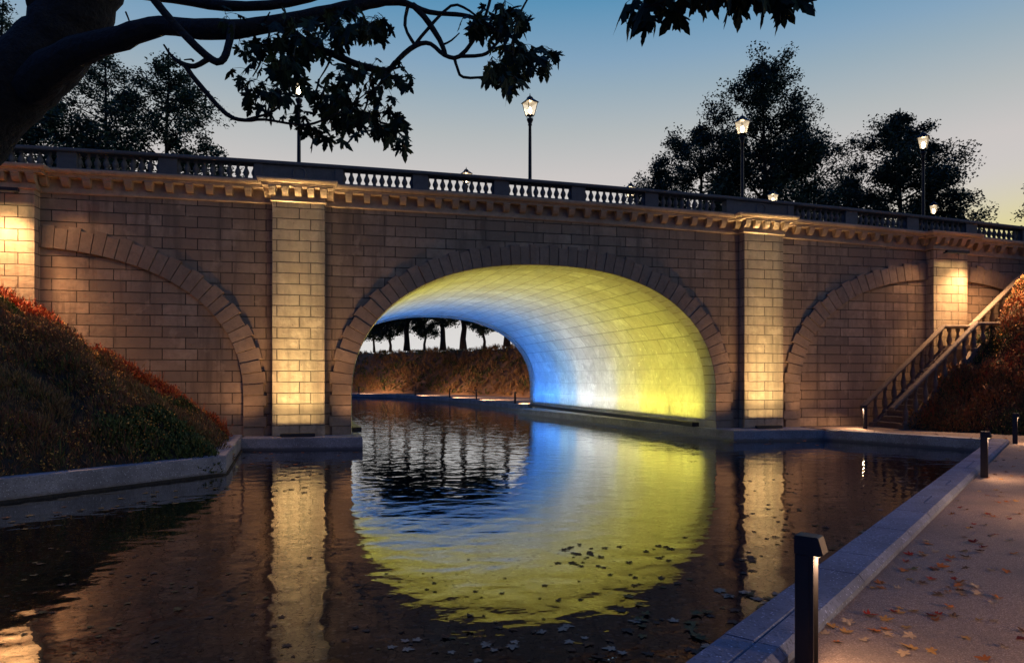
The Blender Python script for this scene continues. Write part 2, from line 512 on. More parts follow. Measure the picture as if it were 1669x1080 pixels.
# cornice: profile swept along the facade, breaking forward round every pilaster
path = [(-34, 0)]
for x in PIL: path += [(x - PW, 0), (x - PW, -PP), (x + PW, -PP), (x + PW, 0)]
path += [(40, 0)]
def densify(path, step=.6):
    out = [(path[0], None)]
    P2 = [path[0]]
    for a, b in zip(path[:-1], path[1:]):
        L = math.hypot(b[0] - a[0], b[1] - a[1]); n = max(1, int(L / step))
        for k in range(1, n + 1): P2.append((a[0] + (b[0] - a[0]) * k / n, a[1] + (b[1] - a[1]) * k / n))
    return P2
def sweep(mb, path, prof, zf, closed_ends=True, mi=0):
    """prof: (outward, z) points; outward is to the right of travel (towards -y when travelling +x)"""
    P2 = [Vector(p) for p in path]; n = len(P2); m = len(prof); vs = []; fs = []
    for i, p in enumerate(P2):
        d0 = (P2[i] - P2[i - 1]).normalized() if i else None
        d1 = (P2[i + 1] - P2[i]).normalized() if i < n - 1 else None
        d0 = d0 or d1; d1 = d1 or d0
        n0 = Vector((d0.y, -d0.x)); n1 = Vector((d1.y, -d1.x))
        mt = (n0 + n1); mt = mt / max(.3, mt.dot(n0)) if mt.length > 1e-6 else n0
        for o, z in prof: vs.append((p.x + mt.x * o, p.y + mt.y * o, zf(p.x) + z))
    for i in range(n - 1):
        for k in range(m - 1):
            fs.append((i*m + k, (i+1)*m + k, (i+1)*m + k + 1, i*m + k + 1))
    mb.add(vs, fs, mi)
mb = MB()
dp = densify(path)
sweep(mb, dp, [(-.1, -.03), (.03, -.03), (.055, 0), (.055, .03), (.035, .035), (.035, .15), (-.02, .15)], zc)
sweep(mb, dp, [(.02, .15), (.02, .43), (-.05, .43)], zc)
sweep(mb, dp, [(.0, .395), (.27, .395), (.27, .43), (.29, .435), (.29, .475), (.355, .485), (.385, .52), (.40, .56), (.40, .60), (.05, .625), (-.4, .625)], zc)
cornice = mb.build('cornice', M_stone, bridge)
def modillion_mesh():
    mb = MB(); w = .108
    prof = [(0, -.245), (-.10, -.245), (-.165, -.20), (-.215, -.12), (-.235, -.05), (-.25, -.045), (-.25, 0), (0, 0)]
    vs = [(-w * (1.0 if z > -.06 else .86), y, z) for y, z in prof] + [(w * (1.0 if z > -.06 else .86), y, z) for y, z in prof]
    n = len(prof); fs = [tuple(range(n)), tuple(range(2*n - 1, n - 1, -1))]
    for k in range(n): k2 = (k + 1) % n; fs.append((k2, k, n + k, n + k2))
    mb.add(vs, fs); return mb
mod0 = None
spots = []
for a, b in zip(PIL[:-1], PIL[1:]):
    lo, hi = a + PW + .16, b - PW - .16; n = round((hi - lo) / .556)
    for k in range(n + 1): spots.append((lo + (hi - lo) * k / n, 0))
for x in PIL:
    for k in range(5): spots.append((x + (-2 + k) * .325 * (PW + .06) / .72, -PP))
spots = [p for p in spots if -18.2 < p[0] < 21.0]
spots.sort(key=lambda p: abs(p[0] + 3))
for k, (x, y) in enumerate(spots[:100]):
    if mod0 is None: mod0 = o = modillion_mesh().build('modillion', M_stone, cornice)
    else:
        o = mod0.copy(); COL.objects.link(o); o.parent = cornice
    o.location = (x, y - .02, zc(x) + .397)

# parapet: base course, pedestals, coping and balusters
PY0, PY1 = -.20, .16
parapet = None
def strip_x(mb, x0, x1, y0, y1, za, zb_, n=None):
    n = n or max(1, int((x1 - x0) / .7)); v = []; f = []
    for i in range(n + 1):
        x = x0 + (x1 - x0) * i / n
        v += [(x, y0, zc(x) + za), (x, y1, zc(x) + za), (x, y1, zc(x) + zb_), (x, y0, zc(x) + zb_)]
    for i in range(n):
        for k in range(4):
            k2 = (k + 1) % 4
            f.append((4*i + k2, 4*i + k, 4*(i+1) + k, 4*(i+1) + k2))
    f.append((0, 1, 2, 3)); f.append((4*n + 3, 4*n + 2, 4*n + 1, 4*n))
    mb.add(v, f)
mb = MB()
strip_x(mb, -34, 40, PY0, PY1, .60, .68)
panels = []
blocks = []
x = -S - 1.3
edges = []
for k in range(8): panels.append((x - 2.14, x)); edges.append((x - 2.14 - .51, x - 2.14)); x -= 2.65
x = -S + 1.3
for k in range(5):
    panels.append((x, x + 2.14)); x += 2.62
    if k < 4: edges.append((x - .48, x))
x = S + 1.3
for k in range(10): panels.append((x, x + 2.14)); edges.append((x + 2.14, x + 2.65)); x += 2.65
for a, b in edges: strip_x(mb, a + .002, b - .002, PY0 + .02, PY1 - .02, .68, 1.13, 1)
for c in (-S, S):
    strip_x(mb, c - 1.3 if c < 0 else c - 1.35, c - 1.06, PY0 + .01, PY1 - .02, .68, 1.13, 1)
    strip_x(mb, c + 1.06, c + 1.3, PY0 + .01, PY1 - .02, .68, 1.13, 1)
    strip_x(mb, c - 1.06, c + 1.06, PY0 + .035, PY1 - .02, .68, 1.13, 3)
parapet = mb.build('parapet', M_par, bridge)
mb = MB()
cop = [(0, 1.13), (.03, 1.135), (.05, 1.16), (.05, 1.215), (.035, 1.24), (-.15, 1.255), (-.38, 1.255), (-.43, 1.215), (-.43, 1.16), (-.40, 1.13), (0, 1.13)]
sweep(mb, [(x_, PY0) for x_ in np.arange(-34, 40.1, 1.0)], cop, zc)
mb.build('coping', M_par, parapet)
for c in (-S, S):
    mb = MB(); v = []; f = []; n = 28
    for r_, y in ((.215, .0), (.205, -.022), (.165, -.022), (.155, -.004)):
        for k in range(n):
            t = 2 * math.pi * k / n; v.append((c + r_ * math.cos(t), PY0 + .036 + y, zc(c) + .905 + r_ * math.sin(t)))
    for j in range(3):
        for k in range(n): f.append((j*n + k, j*n + (k+1) % n, (j+1)*n + (k+1) % n, (j+1)*n + k))
    mb.add(v, f, 0, True); mb.build('roundel', M_par, parapet)
BPROF = [(.062, 0), (.062, .045), (.05, .05), (.056, .075), (.05, .09), (.058, .105), (.084, .16), (.092, .20), (.078, .25), (.047, .32), (.040, .36), (.046, .375), (.04, .39), (.062, .40), (.062, .45)]
bl0 = None
bspots = []
for a, b in panels:
    n = 9
    for k in range(n + 1): bspots.append(a + .012 + (b - a - .024) * k / n)
bspots = [x for x in bspots if -17.3 < x < 21]
bspots.sort(key=lambda x: abs(x + 1.5))
for x in bspots[:100]:
    if bl0 is None:
        mb = MB(); mb.lathe(BPROF, 14); bl0 = o = mb.build('baluster', M_par, parapet)
    else:
        o = bl0.copy(); COL.objects.link(o); o.parent = parapet
    o.location = (x, (PY0 + PY1) / 2, zc(x) + .68)
if len(bspots) > 100:
    mb = MB()
    for x in bspots[100:]: mb.lathe(BPROF, 12, (x, (PY0 + PY1) / 2, zc(x) + .68))
    tag(mb.build('outer_balusters', M_par, parapet), kind='stuff')

# ------------------------------------------------------------------ lamps of the bridge
WARM = (1.0, .62, .28)
def area(name, loc, size, sy, energy, col, rot, spread=180, parent=None):
    d = bpy.data.lights.new(name, 'AREA'); d.shape = 'RECTANGLE'; d.size = size; d.size_y = sy; d.energy = energy; d.color = col; d.spread = R(spread)
    o = bpy.data.objects.new(name, d); COL.objects.link(o); o.location = loc; o.rotation_euler = rot
    if parent is not None: o.parent = parent
    return o
def spot(name, loc, target, energy, col, size, parent, blend=1.0, rad=.16):
    d = bpy.data.lights.new(name, 'SPOT'); d.energy = energy; d.color = col; d.spot_size = R(size); d.spot_blend = blend; d.shadow_soft_size = rad
    o = bpy.data.objects.new(name, d); COL.objects.link(o); o.parent = parent; o.location = loc
    o.rotation_euler = (Vector(target) - Vector(loc)).to_track_quat('-Z', 'Y').to_euler()
    return o
FD = .30
def fixture(label, x, z, down, beams, side, lift):
    """linear floodlight washing one pilaster; added fill spots beside it light the wall on both sides"""
    t = tag(empty('wall_floodlight', (x, -PP - FD, z)), label, 'floodlight')
    mb = MB(); mb.hull_box((-.5, -.06, -.05), (.5, .06, .05), .008); mb.build('housing', M_dark, t)
    mb = MB()
    for s_ in (-.3, .3): mb.box(s_ - .03, s_ + .03, .06, FD + .01, -.02, .02)
    mb.build('bracket', M_dark, t)
    zz = -.055 if down else .055
    sg = -1 if down else 1
    mb = MB(); mb.box(-.46, .46, -.035, .035, min(zz, zz * .86), max(zz, zz * .86)); mb.build('lens', emit('floodlight_lens', (1, .7, .38), .05), t)
    for tilt, spr, e in beams:
        rx = R(tilt) if down else R(180 - tilt)
        area('flood_beam', (0, 0, zz * 1.2), 1.36, .05, e, WARM, (rx, 0, 0), spr, t)
    y_w = PP + FD
    for sx in (-1, 1):
        spot('wall_fill_spot', (sx * .84, -.22, zz), (sx * 4.6, y_w, sg * 5.2), side, WALLC, 92, t)  # spots added beyond the housing to brighten the wall, no lens there
        spot('wall_fill_spot', (sx * .60, -.22, zz), (sx * 2.0, y_w, sg * 6.6), lift, WALLC, 44, t)
    if down: spot('slope_fill_spot', (.2, -.16, zz), (.9 * (1 if x > 0 else -.2), -2.2, -3.6), 3600, WALLC, 140, t)  # spot added to brighten the stair and slopes, no lens there
    return t
WARM = (1.0, .72, .36)
WALLC = (1.0, .56, .29)
UPB = [(12, 84, 9.5), (7.5, 34, 24.0), (4.0, 15, 18.0)]
fixture('black floodlight at the foot of the bright pilaster left of the lit arch', -S, .06, False, UPB, 150, 430)
fixture('black floodlight at the foot of the bright pilaster right of the lit arch', S, .06, False, UPB, 150, 430)
DNB = [(14, 84, 5.0), (8, 34, 8.0)]
fixture('black floodlight under the cornice of the pilaster behind the stair', 2 * S, zc(2 * S) - .12, True, DNB, 130, 200)
fixture('black floodlight under the cornice at the left edge of the photo', -2 * S, zc(-2 * S) - .12, True, DNB, 120, 300)

# coloured light channel along both walls of the tunnel
SKROT = Matrix.Rotation(math.atan(-SKEW), 3, 'Z')
def along(a):
    return (SKROT @ Matrix.Rotation(R(a), 3, 'Y')).to_euler()
def channel(side, label):
    t = tag(empty('light_channel', (0, 0, 0)), label, 'light strip')
    def wx(y): return ACX + SKEW * y + side * (AA + .05)
    mb = MB(); v = []; f = []
    a, b = .8, TL - .6
    for y in (a, b):
        for ox, z in ((.16, 0), (.16, .14), (.19, .16), (.40, .16), (.43, .14), (.43, 0)):
            v.append((wx(y) - side * ox, y, z))
    n = 6
    for k in range(n - 1): f.append((k, k + 1, n + k + 1, n + k))
    f.append(tuple(range(n))); f.append(tuple(range(2*n - 1, n - 1, -1)))
    mb.add(v, f); mb.build('housing', M_dark, t)
    segs = [(.82, 3.4, (1.0, .86, .09), 1.0), (3.4, 5.6, (1.0, .86, .10), 1.0), (5.6, 7.8, (1.0, .90, .30), .9), (7.8, 10.2, (.95, .93, .80), .85), (10.2, 12.6, (.93, .96, 1.0), .85),
            (12.6, 15.0, (.30, .58, 1.0), .9), (15.0, 17.4, (.07, .32, 1.0), 1.1), (17.4, 19.38, (.035, .24, 1.0), 1.15)]
    for y0, y1, c, k in segs:
        ym = (y0 + y1) / 2
        o = area('strip_light', (wx(ym) - side * .30, ym, .19), .10, y1 - y0, 23 * k, c, along(180 + side * 4), 150, t)
        area('strip_light', (wx(ym) - side * .30, ym, .19), .10, y1 - y0, 26 * k, c, along(180 + side * 6), 64, t)
        area('strip_light', (wx(ym) - side * .30, ym, .19), .10, y1 - y0, 34 * k, c, along(180 - side * 40), 84, t)
    return t
channel(1, 'dark recessed light channel along the right wall of the tunnel, glowing blue to yellow')
channel(-1, 'dark recessed light channel along the left wall inside the tunnel')

# ------------------------------------------------------------------ street lamps on the deck
def lamp_prototype():
    t = empty('street_lamp')
    mb = MB()
    mb.lathe([(.17, 0), (.17, .10), (.13, .14), (.13, .55), (.16, .60), (.105, .68), (.085, .80), (.115, .84), (.08, .90), (.062, 1.1), (.055, 2.8), (.05, 3.30), (.075, 3.33), (.06, 3.37), (.075, 3.42), (.11, 3.50), (.115, 3.54), (.05, 3.58)], 14)
    mb.build('post', M_iron, t)
    mb = MB()
    zb, zt, rb, rt = 3.66, 4.10, .15, .27
    mb.lathe([(.03, 3.56), (.04, 3.62), (.12, 3.64), (rb * 1.414 * .78, zb)], 4, sq=True, smooth=False)
    for k in range(4):
        a = math.pi / 4 + k * math.pi / 2; b = a + math.pi / 2
        p0 = Vector((rb * math.cos(a), rb * math.sin(a), zb)); p1 = Vector((rt * math.cos(a), rt * math.sin(a), zt))
        q1 = Vector((rt * math.cos(b), rt * math.sin(b), zt)); q0 = Vector((rb * math.cos(b), rb * math.sin(b), zb))
        mb.tube([p0, p1], [.013, .013], 6); mb.tube([p1, q1], [.012, .012], 6); mb.tube([p0, q0], [.012, .012], 6)
        mb.tube([(.03 * math.cos(a), .03 * math.sin(a), 3.56), (.11 * math.cos(a), .11 * math.sin(a), 3.60), (rb * .9 * math.cos(a), rb * .9 * math.sin(a), zb)], [.008] * 3, 5)
    fr = mb.build('lantern_frame', M_iron, t)
    mb = MB()
    mb.lathe([(rt + .04, zt - .012), (rt + .05, zt), (rt + .01, zt + .03), (.17, zt + .10), (.15, zt + .12)], 4, sq=False, smooth=False)
    mb.lathe([(.125, zt + .10), (.12, zt + .15), (.09, zt + .19), (.05, zt + .215), (.02, zt + .225), (.03, zt + .25), (.012, zt + .27), (.012, zt + .31), (.003, zt + .33)], 12)
    for i in range(len(mb.v) ): pass
    rf = mb.build('lantern_roof', M_iron, t); rf.rotation_euler = (0, 0, 0)
    # rotate the square eaves to match the frame
    for v_ in rf.data.vertices:
        x_, y_ = v_.co.x, v_.co.y; a = 0 if v_.co.z > zt + .14 else math.pi / 4
        v_.co.x, v_.co.y = x_ * math.cos(a) - y_ * math.sin(a), x_ * math.sin(a) + y_ * math.cos(a)
    mb = MB(); mb.lathe([(.012, 3.66), (.03, 3.70), (.055, 3.78), (.06, 3.84), (.045, 3.91), (.01, 3.95)], 14)
    mb.build('bulb', M_bulb, t)
    k = NT('lantern_glass')
    tr = k.n('BsdfTransparent'); em = k.n('Emission'); em.inputs[0].default_value = (1, .78, .5, 1); em.inputs[1].default_value = 1.3
    gl = k.n('BsdfGlossy'); gl.inputs['Roughness'].default_value = .25
    m1 = k.n('MixShader'); m1.inputs[0].default_value = .06; k.l(tr.outputs[0], m1.inputs[1]); k.l(gl.outputs[0], m1.inputs[2])
    ad = k.n('MixShader'); ad.inputs[0].default_value = .34; k.l(m1.outputs[0], ad.inputs[1]); k.l(em.outputs[0], ad.inputs[2])
    k.l(ad.outputs[0], k.out.inputs['Surface'])
    mb = MB(); mb.lathe([(rb * .96, zb + .005), (rt * .96, zt - .005)], 4, sq=True, smooth=False); mb.f = mb.f[:4]; mb.m = mb.m[:4]; mb.sm = mb.sm[:4]
    gp = mb.build('glass_pane', k.mat, t)
    d = bpy.data.lights.new('lamp_light', 'POINT'); d.energy = 14; d.color = (1, .7, .38); d.shadow_soft_size = .06
    o = bpy.data.objects.new('lamp_light', d); COL.objects.link(o); o.parent = t; o.location = (0, 0, 3.99)
    return t
lp = None
lamp_spots = [
    (-7.95, .9, 0, 'lamp post half hidden by maple leaves above the left bright pilaster'),
    (-.33, .9, .35, 'tall lamp post standing clear against the sky over the middle of the lit arch'),
    (7.76, .9, .2, 'lamp post in front of the tallest tree above the right bright pilaster'),
    (15.67, .9, .75, 'tallest lamp post before the round dark tree above the stair'),
    (-1.16, 10, .4, 'lamp whose lantern alone peeps over the balusters left of the clear lamp post'),
    (15.03, 10, .3, 'lamp whose glowing lantern sits on the parapet between the two right trees'),
    (25.0, 10, .75, 'small lamp low behind the parapet beside the tallest right lamp post'),
    (7.10, 10, .2, 'lamp of which only the cap shows at the left foot of the tree group'),
]
for i, (x, y, rz, lab) in enumerate(lamp_spots):
    if lp is None: lp = o = lamp_prototype()
    else: o = copy_tree(lp)
    ztop = 11.55 if y < 5 else (11.65 if x < 20 else 11.62)
    if i == 7: ztop = 11.55
    if i == 4: ztop += .06
    o.location = (x, y, ztop - 4.43); o.rotation_euler = (0, 0, rz)
    tag(o, lab, 'street lamp', 'lamps along the bridge')

# ------------------------------------------------------------------ water and ground
WZ = -.36
k = NT('ground_earth')
n1 = k.noise(k.obj(), 3, 6); k.l(k.mix(n1.outputs[0], (.02, .018, .014), (.06, .05, .035)), k.p.inputs['Base Color']); k.p.inputs['Roughness'].default_value = .95
mb = MB(); mb.add([(-900, -900, -1.3), (900, -900, -1.3), (900, 900, -1.3), (-900, 900, -1.3)], [(0, 1, 2, 3)])
tag(mb.build('ground', k.mat), kind='structure')

k = NT('pond_bed_mud'); o3 = k.obj()
vor = k.n('TexVoronoi', feature='DISTANCE_TO_EDGE'); vor.inputs['Scale'].default_value = 1.5
dn = k.noise(o3, 2.2, 4); dv = k.n('VectorMath', operation='SUBTRACT'); k.l(dn.outputs['Color'], dv.inputs[0]); dv.inputs[1].default_value = (.5, .5, .5)
dm = k.n('VectorMath', operation='MULTIPLY_ADD'); k.l(dv.outputs[0], dm.inputs[0]); dm.inputs[1].default_value = (.9, .9, 0); k.l(o3, dm.inputs[2])
k.l(dm.outputs[0], vor.inputs['Vector'])
crack = k.maprange(vor.outputs['Distance'], .035, .012)
peb = k.n('TexVoronoi'); peb.inputs['Scale'].default_value = 16; k.l(o3, peb.inputs['Vector'])
pc = k.n('SeparateColor'); k.l(peb.outputs['Color'], pc.inputs[0])
mudn = k.noise(o3, 1.3, 6, .6)
c = k.mix(mudn.outputs[0], (.014, .016, .02), (.042, .044, .048))
c = k.mix(k.math('MULTIPLY', k.maprange(pc.outputs[0], .7, .8), k.maprange(peb.outputs['Distance'], .5, .3)), c, (.17, .19, .21))
c = k.mix(crack, c, (.006, .005, .005))
k.l(c, k.p.inputs['Base Color']); k.p.inputs['Roughness'].default_value = .8
hh = k.math('SUBTRACT', k.math('MULTIPLY', mudn.outputs[0], .6), crack)
k.l(k.bump(hh, .02), k.p.inputs['Normal'])
mb = MB(); mb.add([(-60, -60, -.62), (60, -60, -.62), (60, 90, -.62), (-60, 90, -.62)], [(0, 1, 2, 3)])
tag(mb.build('pond_bed', k.mat), kind='structure')

k = NT('pond_water'); o3 = k.obj()
sp = k.n('SeparateXYZ'); k.l(o3, sp.inputs[0])
calm = k.maprange(sp.outputs[1], -17.0, -2.0, .52, .80)
mp = k.n('Mapping'); k.l(o3, mp.inputs[0]); mp.inputs['Rotation'].default_value = (0, 0, R(12)); mp.inputs['Scale'].default_value = (.85, 1.0, 1)
w1 = k.noise(mp.outputs[0], 2.1, 1, .5, .3); w2 = k.noise(mp.outputs[0], 5.0, 2, .5)
hh = k.math('ADD', k.math('MULTIPLY', w1.outputs[0], 1.0), k.math('MULTIPLY', w2.outputs[0], k.math('ADD', k.math('MULTIPLY', calm, .30), .12)))
hh = k.math('MULTIPLY', hh, k.math('ADD', k.math('MULTIPLY', calm, .75), .25))
bn = k.bump(hh, .016, 1.0)
gl = k.n('BsdfGlossy'); gl.inputs['Roughness'].default_value = .022; gl.inputs['Color'].default_value = (.93, .95, .97, 1); k.l(bn, gl.inputs['Normal'])
tr = k.n('BsdfTransparent'); tr.inputs[0].default_value = (.48, .54, .60, 1)
fz = k.n('Fresnel'); fz.inputs['IOR'].default_value = 2.6; k.l(bn, fz.inputs['Normal'])
ms = k.n('MixShader'); fac = k.math('MINIMUM', k.math('ADD', k.math('MULTIPLY', fz.outputs[0], 1.0), .12), .94)
gr = k.n('TexVoronoi'); gr.inputs['Scale'].default_value = 13; k.l(o3, gr.inputs['Vector']); gs = k.n('SeparateColor'); k.l(gr.outputs['Color'], gs.inputs[0])
grit = k.math('MULTIPLY', k.maprange(gs.outputs[0], .80, .86), k.maprange(gr.outputs['Distance'], .38, .26))
shallow = k.maprange(sp.outputs[1], -9.5, -14.0)
fac = k.math('MULTIPLY', fac, k.math('SUBTRACT', 1.0, k.math('MULTIPLY', shallow, k.math('MULTIPLY', grit, .25))))
k.l(fac, ms.inputs[0]); k.l(tr.outputs[0], ms.inputs[1]); k.l(gl.outputs[0], ms.inputs[2])
k.l(ms.outputs[0], k.out.inputs['Surface'])
mb = MB(); mb.add([(-60, -60, WZ), (60, -60, WZ), (60, 90, WZ), (-60, 90, WZ)], [(0, 1, 2, 3)])
tag(mb.build('water', k.mat), kind='structure')

def slab(name, poly, z1, z0, mats, ch=.0, kind='structure'):
    bm = bmesh.new()
    top = [bm.verts.new((x, y, z1)) for x, y in poly]
    ft = bm.faces.new(top)
    if z0 is not None:
        r_ = bmesh.ops.extrude_face_region(bm, geom=[ft])
        vs_ = [g for g in r_['geom'] if isinstance(g, bmesh.types.BMVert)]
        for v_ in vs_: v_.co.z = z0
    bmesh.ops.recalc_face_normals(bm, faces=bm.faces[:])
    if z0 is None and bm.faces[:][0].normal.z < 0: bmesh.ops.reverse_faces(bm, faces=bm.faces[:])
    if ch > 0:
        ed = [e for e in bm.edges if all(abs(v_.co.z - z1) < 1e-5 for v_ in e.verts)]
        bmesh.ops.bevel(bm, geom=ed, offset=ch, segments=2, affect='EDGES')
    bmesh.ops.triangulate(bm, faces=[f_ for f_ in bm.faces if len(f_.verts) > 4])
    me = bpy.data.meshes.new(name); bm.to_mesh(me); bm.free()
    me.materials.append(mats)
    o = bpy.data.objects.new(name, me); COL.objects.link(o)
    if kind: tag(o, kind=kind)
    return o
# ledges at the foot of the piers
slab('pier_ledge', [(-9.45, -.82), (-5.96, -1.20), (-6.0, 0), (-7.7, 20.3), (-9.0, 20.3), (-9.45, 0)], 0, -1, M_conc, .025)
slab('pier_ledge', [(6.11, -1.32), (9.37, -1.55), (9.5, .1), (6.8, .1), (5.2, 19.0), (3.9, 16.8), (2.92, 16.65)], 0, -1, M_conc, .025)
# bank wall on the right and the kerb of the path
KD = Vector((.788, .616)); KN = Vector((.616, -.788))          # along the kerb, towards the path
K0 = Vector((-2.9, -17.75))
def kp(d, o): p = K0 + KD * d + KN * o; return (p.x, p.y)
slab('bank_edge', [(9.37, -1.55), (11.42, -5.82), (11.85, -5.6), (9.9, -1.45)], .0, -1, M_bank, .025)

# granite kerb: separate stones laid in two rows
kmat = concrete('kerb_granite', (.135, .165, .23), True)
mb = MB(); d = -45.0; j = 0
prof_w = -.40
while d < 17.6:
    L = .62 + .1 * random.random()
    for (o0, o1, dd) in (((-.40, .0, .0),) if random.random() < .72 else ((-.40, -.19, .0), (-.1885, .0, .0))):
        a, b = d + dd, min(d + dd + L - .006, 17.75)
        if b <= a: continue
        zt = .10 + random.uniform(-.003, .003)
        rows = [(o0, -1.0), (o0, zt - .012), (o0 + .012, zt), (o1 - (.012 if o1 < 0 else .045), zt), (o1, zt - (.012 if o1 < 0 else .05)), (o1, -.2 if o1 == 0 else -1)]
        vs = []
        for dd2 in (a, b):
            for o_, z_ in rows:
                x_, y_ = kp(dd2, o_); vs.append((x_, y_, z_))
        n = len(rows); fs = [(k_, k_ + 1, n + k_ + 1, n + k_) for k_ in range(n - 1)]
        fs += [tuple(range(n - 1, -1, -1)), tuple(range(n, 2 * n))]
        mb.add(vs, fs)
    d += L; j += 1
tag(mb.build('kerb', kmat), kind='structure')

k = NT('path_aggregate'); o3 = k.obj()
v1 = k.n('TexVoronoi'); v1.inputs['Scale'].default_value = 130; k.l(o3, v1.inputs['Vector'])
cc = k.n('SeparateColor'); k.l(v1.outputs['Color'], cc.inputs[0])
big = k.noise(o3, .9, 5); mid = k.noise(o3, 14, 5, .7)
c = k.mix(cc.outputs[0], (.135, .095, .07), (.28, .20, .145))
c = k.mix(k.maprange(cc.outputs[1], .85, .95, 0, .8), c, (.40, .32, .25))
c = k.mix(k.maprange(big.outputs[0], .4, .7, 0, .6), c, (.10, .078, .062))
k.l(c, k.p.inputs['Base Color']); k.p.inputs['Roughness'].default_value = .82
k.l(k.bump(k.math('ADD', v1.outputs['Distance'], mid.outputs[0]), .008, .8), k.p.inputs['Normal'])
M_path = k.mat
slab('path', [(9.55, -1.5), (11.86, -5.58), kp(17.75, .0), kp(-45, .0), (0, -60), (40, -40), (40, -1), (10, .02), (9.55, .02)], -.001, None, M_path)

# left coping
LK = [(-30, -26.1), (-11.98, -8.86), (-8.90, -5.93), (-9.50, 0.0)]
def offset_line(P, o):
    out = []
    for i, p in enumerate(P):
        p = Vector(p)
        d0 = (p - Vector(P[i - 1])).normalized() if i else None
        d1 = (Vector(P[i + 1]) - p).normalized() if i < len(P) - 1 else None
        d0 = d0 or d1; d1 = d1 or d0
        n0 = Vector((-d0.y, d0.x)); n1 = Vector((-d1.y, d1.x)); m_ = n0 + n1; m_ = m_ / m_.dot(n0)
        out.append(tuple(p + m_ * o))
    return out
LKi = offset_line(LK, .38)
slab('coping_wall', LK + LKi[::-1], .05, -1, concrete('left_coping_concrete', (.27, .28, .30)), .02)

# far side: kerb, path
FK = [(-40, 66), (-20, 62), (-12, 59.5), (-6.5, 55.5), (-2.7, 50.5), (.4, 43.2), (2.1, 35.1), (3.3, 27.3), (4.3, 20.05)]
FKo = offset_line(FK, .35)
slab('far_kerb', FK + FKo[::-1], .03, -1, M_conc)
FO = [(-40, 74), (-20, 70), (-12, 67.5), (-6.6, 63.5), (1.4, 53.5), (6.0, 45), (8.8, 37.3), (10.5, 28), (11.5, 20.05)]
slab('far_path', FKo + FO[::-1], .0, None, M_path)

# ------------------------------------------------------------------ slopes
def grid_mesh(name, X, Y, Z, mat, kind='structure'):
    ny, nx = X.shape
    V = np.stack([X, Y, Z], -1).reshape(-1, 3); f = []
    for j_ in range(ny - 1):
        for i_ in range(nx - 1):
            a = j_ * nx + i_; f.append((a, a + 1, a + nx + 1, a + nx))
    me = bpy.data.meshes.new(name); me.from_pydata(V.tolist(), [], f); me.materials.append(mat); me.update()
    for p in me.polygons: p.use_smooth = True
    o = bpy.data.objects.new(name, me); COL.objects.link(o); tag(o, kind=kind); return o
k = NT('slope_soil'); n1 = k.noise(k.obj(), 2.5, 7, .65)
k.l(k.mix(n1.outputs[0], (.010, .012, .006), (.055, .038, .02)), k.p.inputs['Base Color']); k.p.inputs['Roughness'].default_value = 1
k.l(k.bump(n1.outputs[0], .15), k.p.inputs['Normal'])
M_soil = k.mat
def sdist(px, py, a, b):
    """signed distance to the left of a->b"""
    ax, ay = a; bx, by = b; L = math.hypot(bx - ax, by - ay)
    return ((bx - ax) * (py - ay) - (by - ay) * (px - ax)) / L
def lumps(x, y):
    return .10 * np.sin(x * 1.9 + 1.3 * np.sin(y * 1.1)) * np.cos(y * 1.7 + .6) + .06 * np.sin(3.7 * x + 2.1 * y) + .05 * np.sin(5.3 * y - 2.2 * x + 1)
def left_z(x, y):
    d1 = sdist(x, y, LKi[1], LKi[2]); d2 = sdist(x, y, LKi[2], LKi[3])
    d = np.minimum(d1, d2)
    return np.where(d > 0, .03 + np.minimum(.665 * d, 6.4) + lumps(x, y) * np.clip(d, 0, 1), .03 + .9 * d)
X, Y = np.meshgrid(np.linspace(-34, -8.6, 150), np.linspace(-24, -.01, 140))
Z = left_z(X, Y); Z = np.maximum(Z, -.9)
grid_mesh('slope', X, Y, Z, M_soil)
def right_z(x, y):
    d = -sdist(x, y, (12.12, -1.9), (14.0, -5.2))
    d = -d
    return np.where(d > 0, .0 + np.minimum(1.1 * d, 6.6) + lumps(x + 3, y) * np.clip(d, 0, 1), -.02 + .4 * d)
X, Y = np.meshgrid(np.linspace(12.0, 34, 112), np.linspace(-14, -2.16, 80))
Z = right_z(X, Y); Z = np.maximum(Z, -.4)
grid_mesh('slope', X, Y, Z, M_soil)
# far embankment, following the far path
FOf = FO[::-1]
def resample(P, n):
    P = np.array(P); s_ = np.concatenate([[0], np.cumsum(np.hypot(*np.diff(P, axis=0).T))]); t = np.linspace(0, s_[-1], n)
    return np.stack([np.interp(t, s_, P[:, 0]), np.interp(t, s_, P[:, 1])], 1)
FR = resample(FOf, 140)
TT = np.gradient(FR, axis=0); TT /= np.linalg.norm(TT, axis=1)[:, None]
ker = np.ones(15) / 15
for q in range(2): TT[:, q] = np.convolve(np.pad(TT[:, q], 7, mode='edge'), ker, 'valid')
NN = np.stack([TT[:, 1], -TT[:, 0]], 1)
def far_pt(i, w):
    p = FR[i] + NN[i] * w
    z = np.where(w < 6.6, w * .76, 5.02 + .12 * np.sin(i * .33) * 1) + .0
    return p, z
ws = np.array([-.1, 0, .8, 1.6, 2.4, 3.3, 4.2, 5.1, 6.0, 6.6, 7.6, 10, 16, 30])
X = np.zeros((len(ws), 140)); Y = X.copy(); Z = X.copy()
for j_, w in enumerate(ws):
    for i_ in range(140):
        p = FR[i_] + NN[i_] * w
        X[j_, i_], Y[j_, i_] = p
        Z[j_, i_] = -.05 if w < 0 else min(w * .76, 5.0) + .10 * math.sin(i_ * .9 + w) * (w > .5) + .06 * math.sin(i_ * 2.3 + w * 2)
k = NT('lightened_slope_soil'); n1 = k.noise(k.obj(), 1.2, 7, .7)
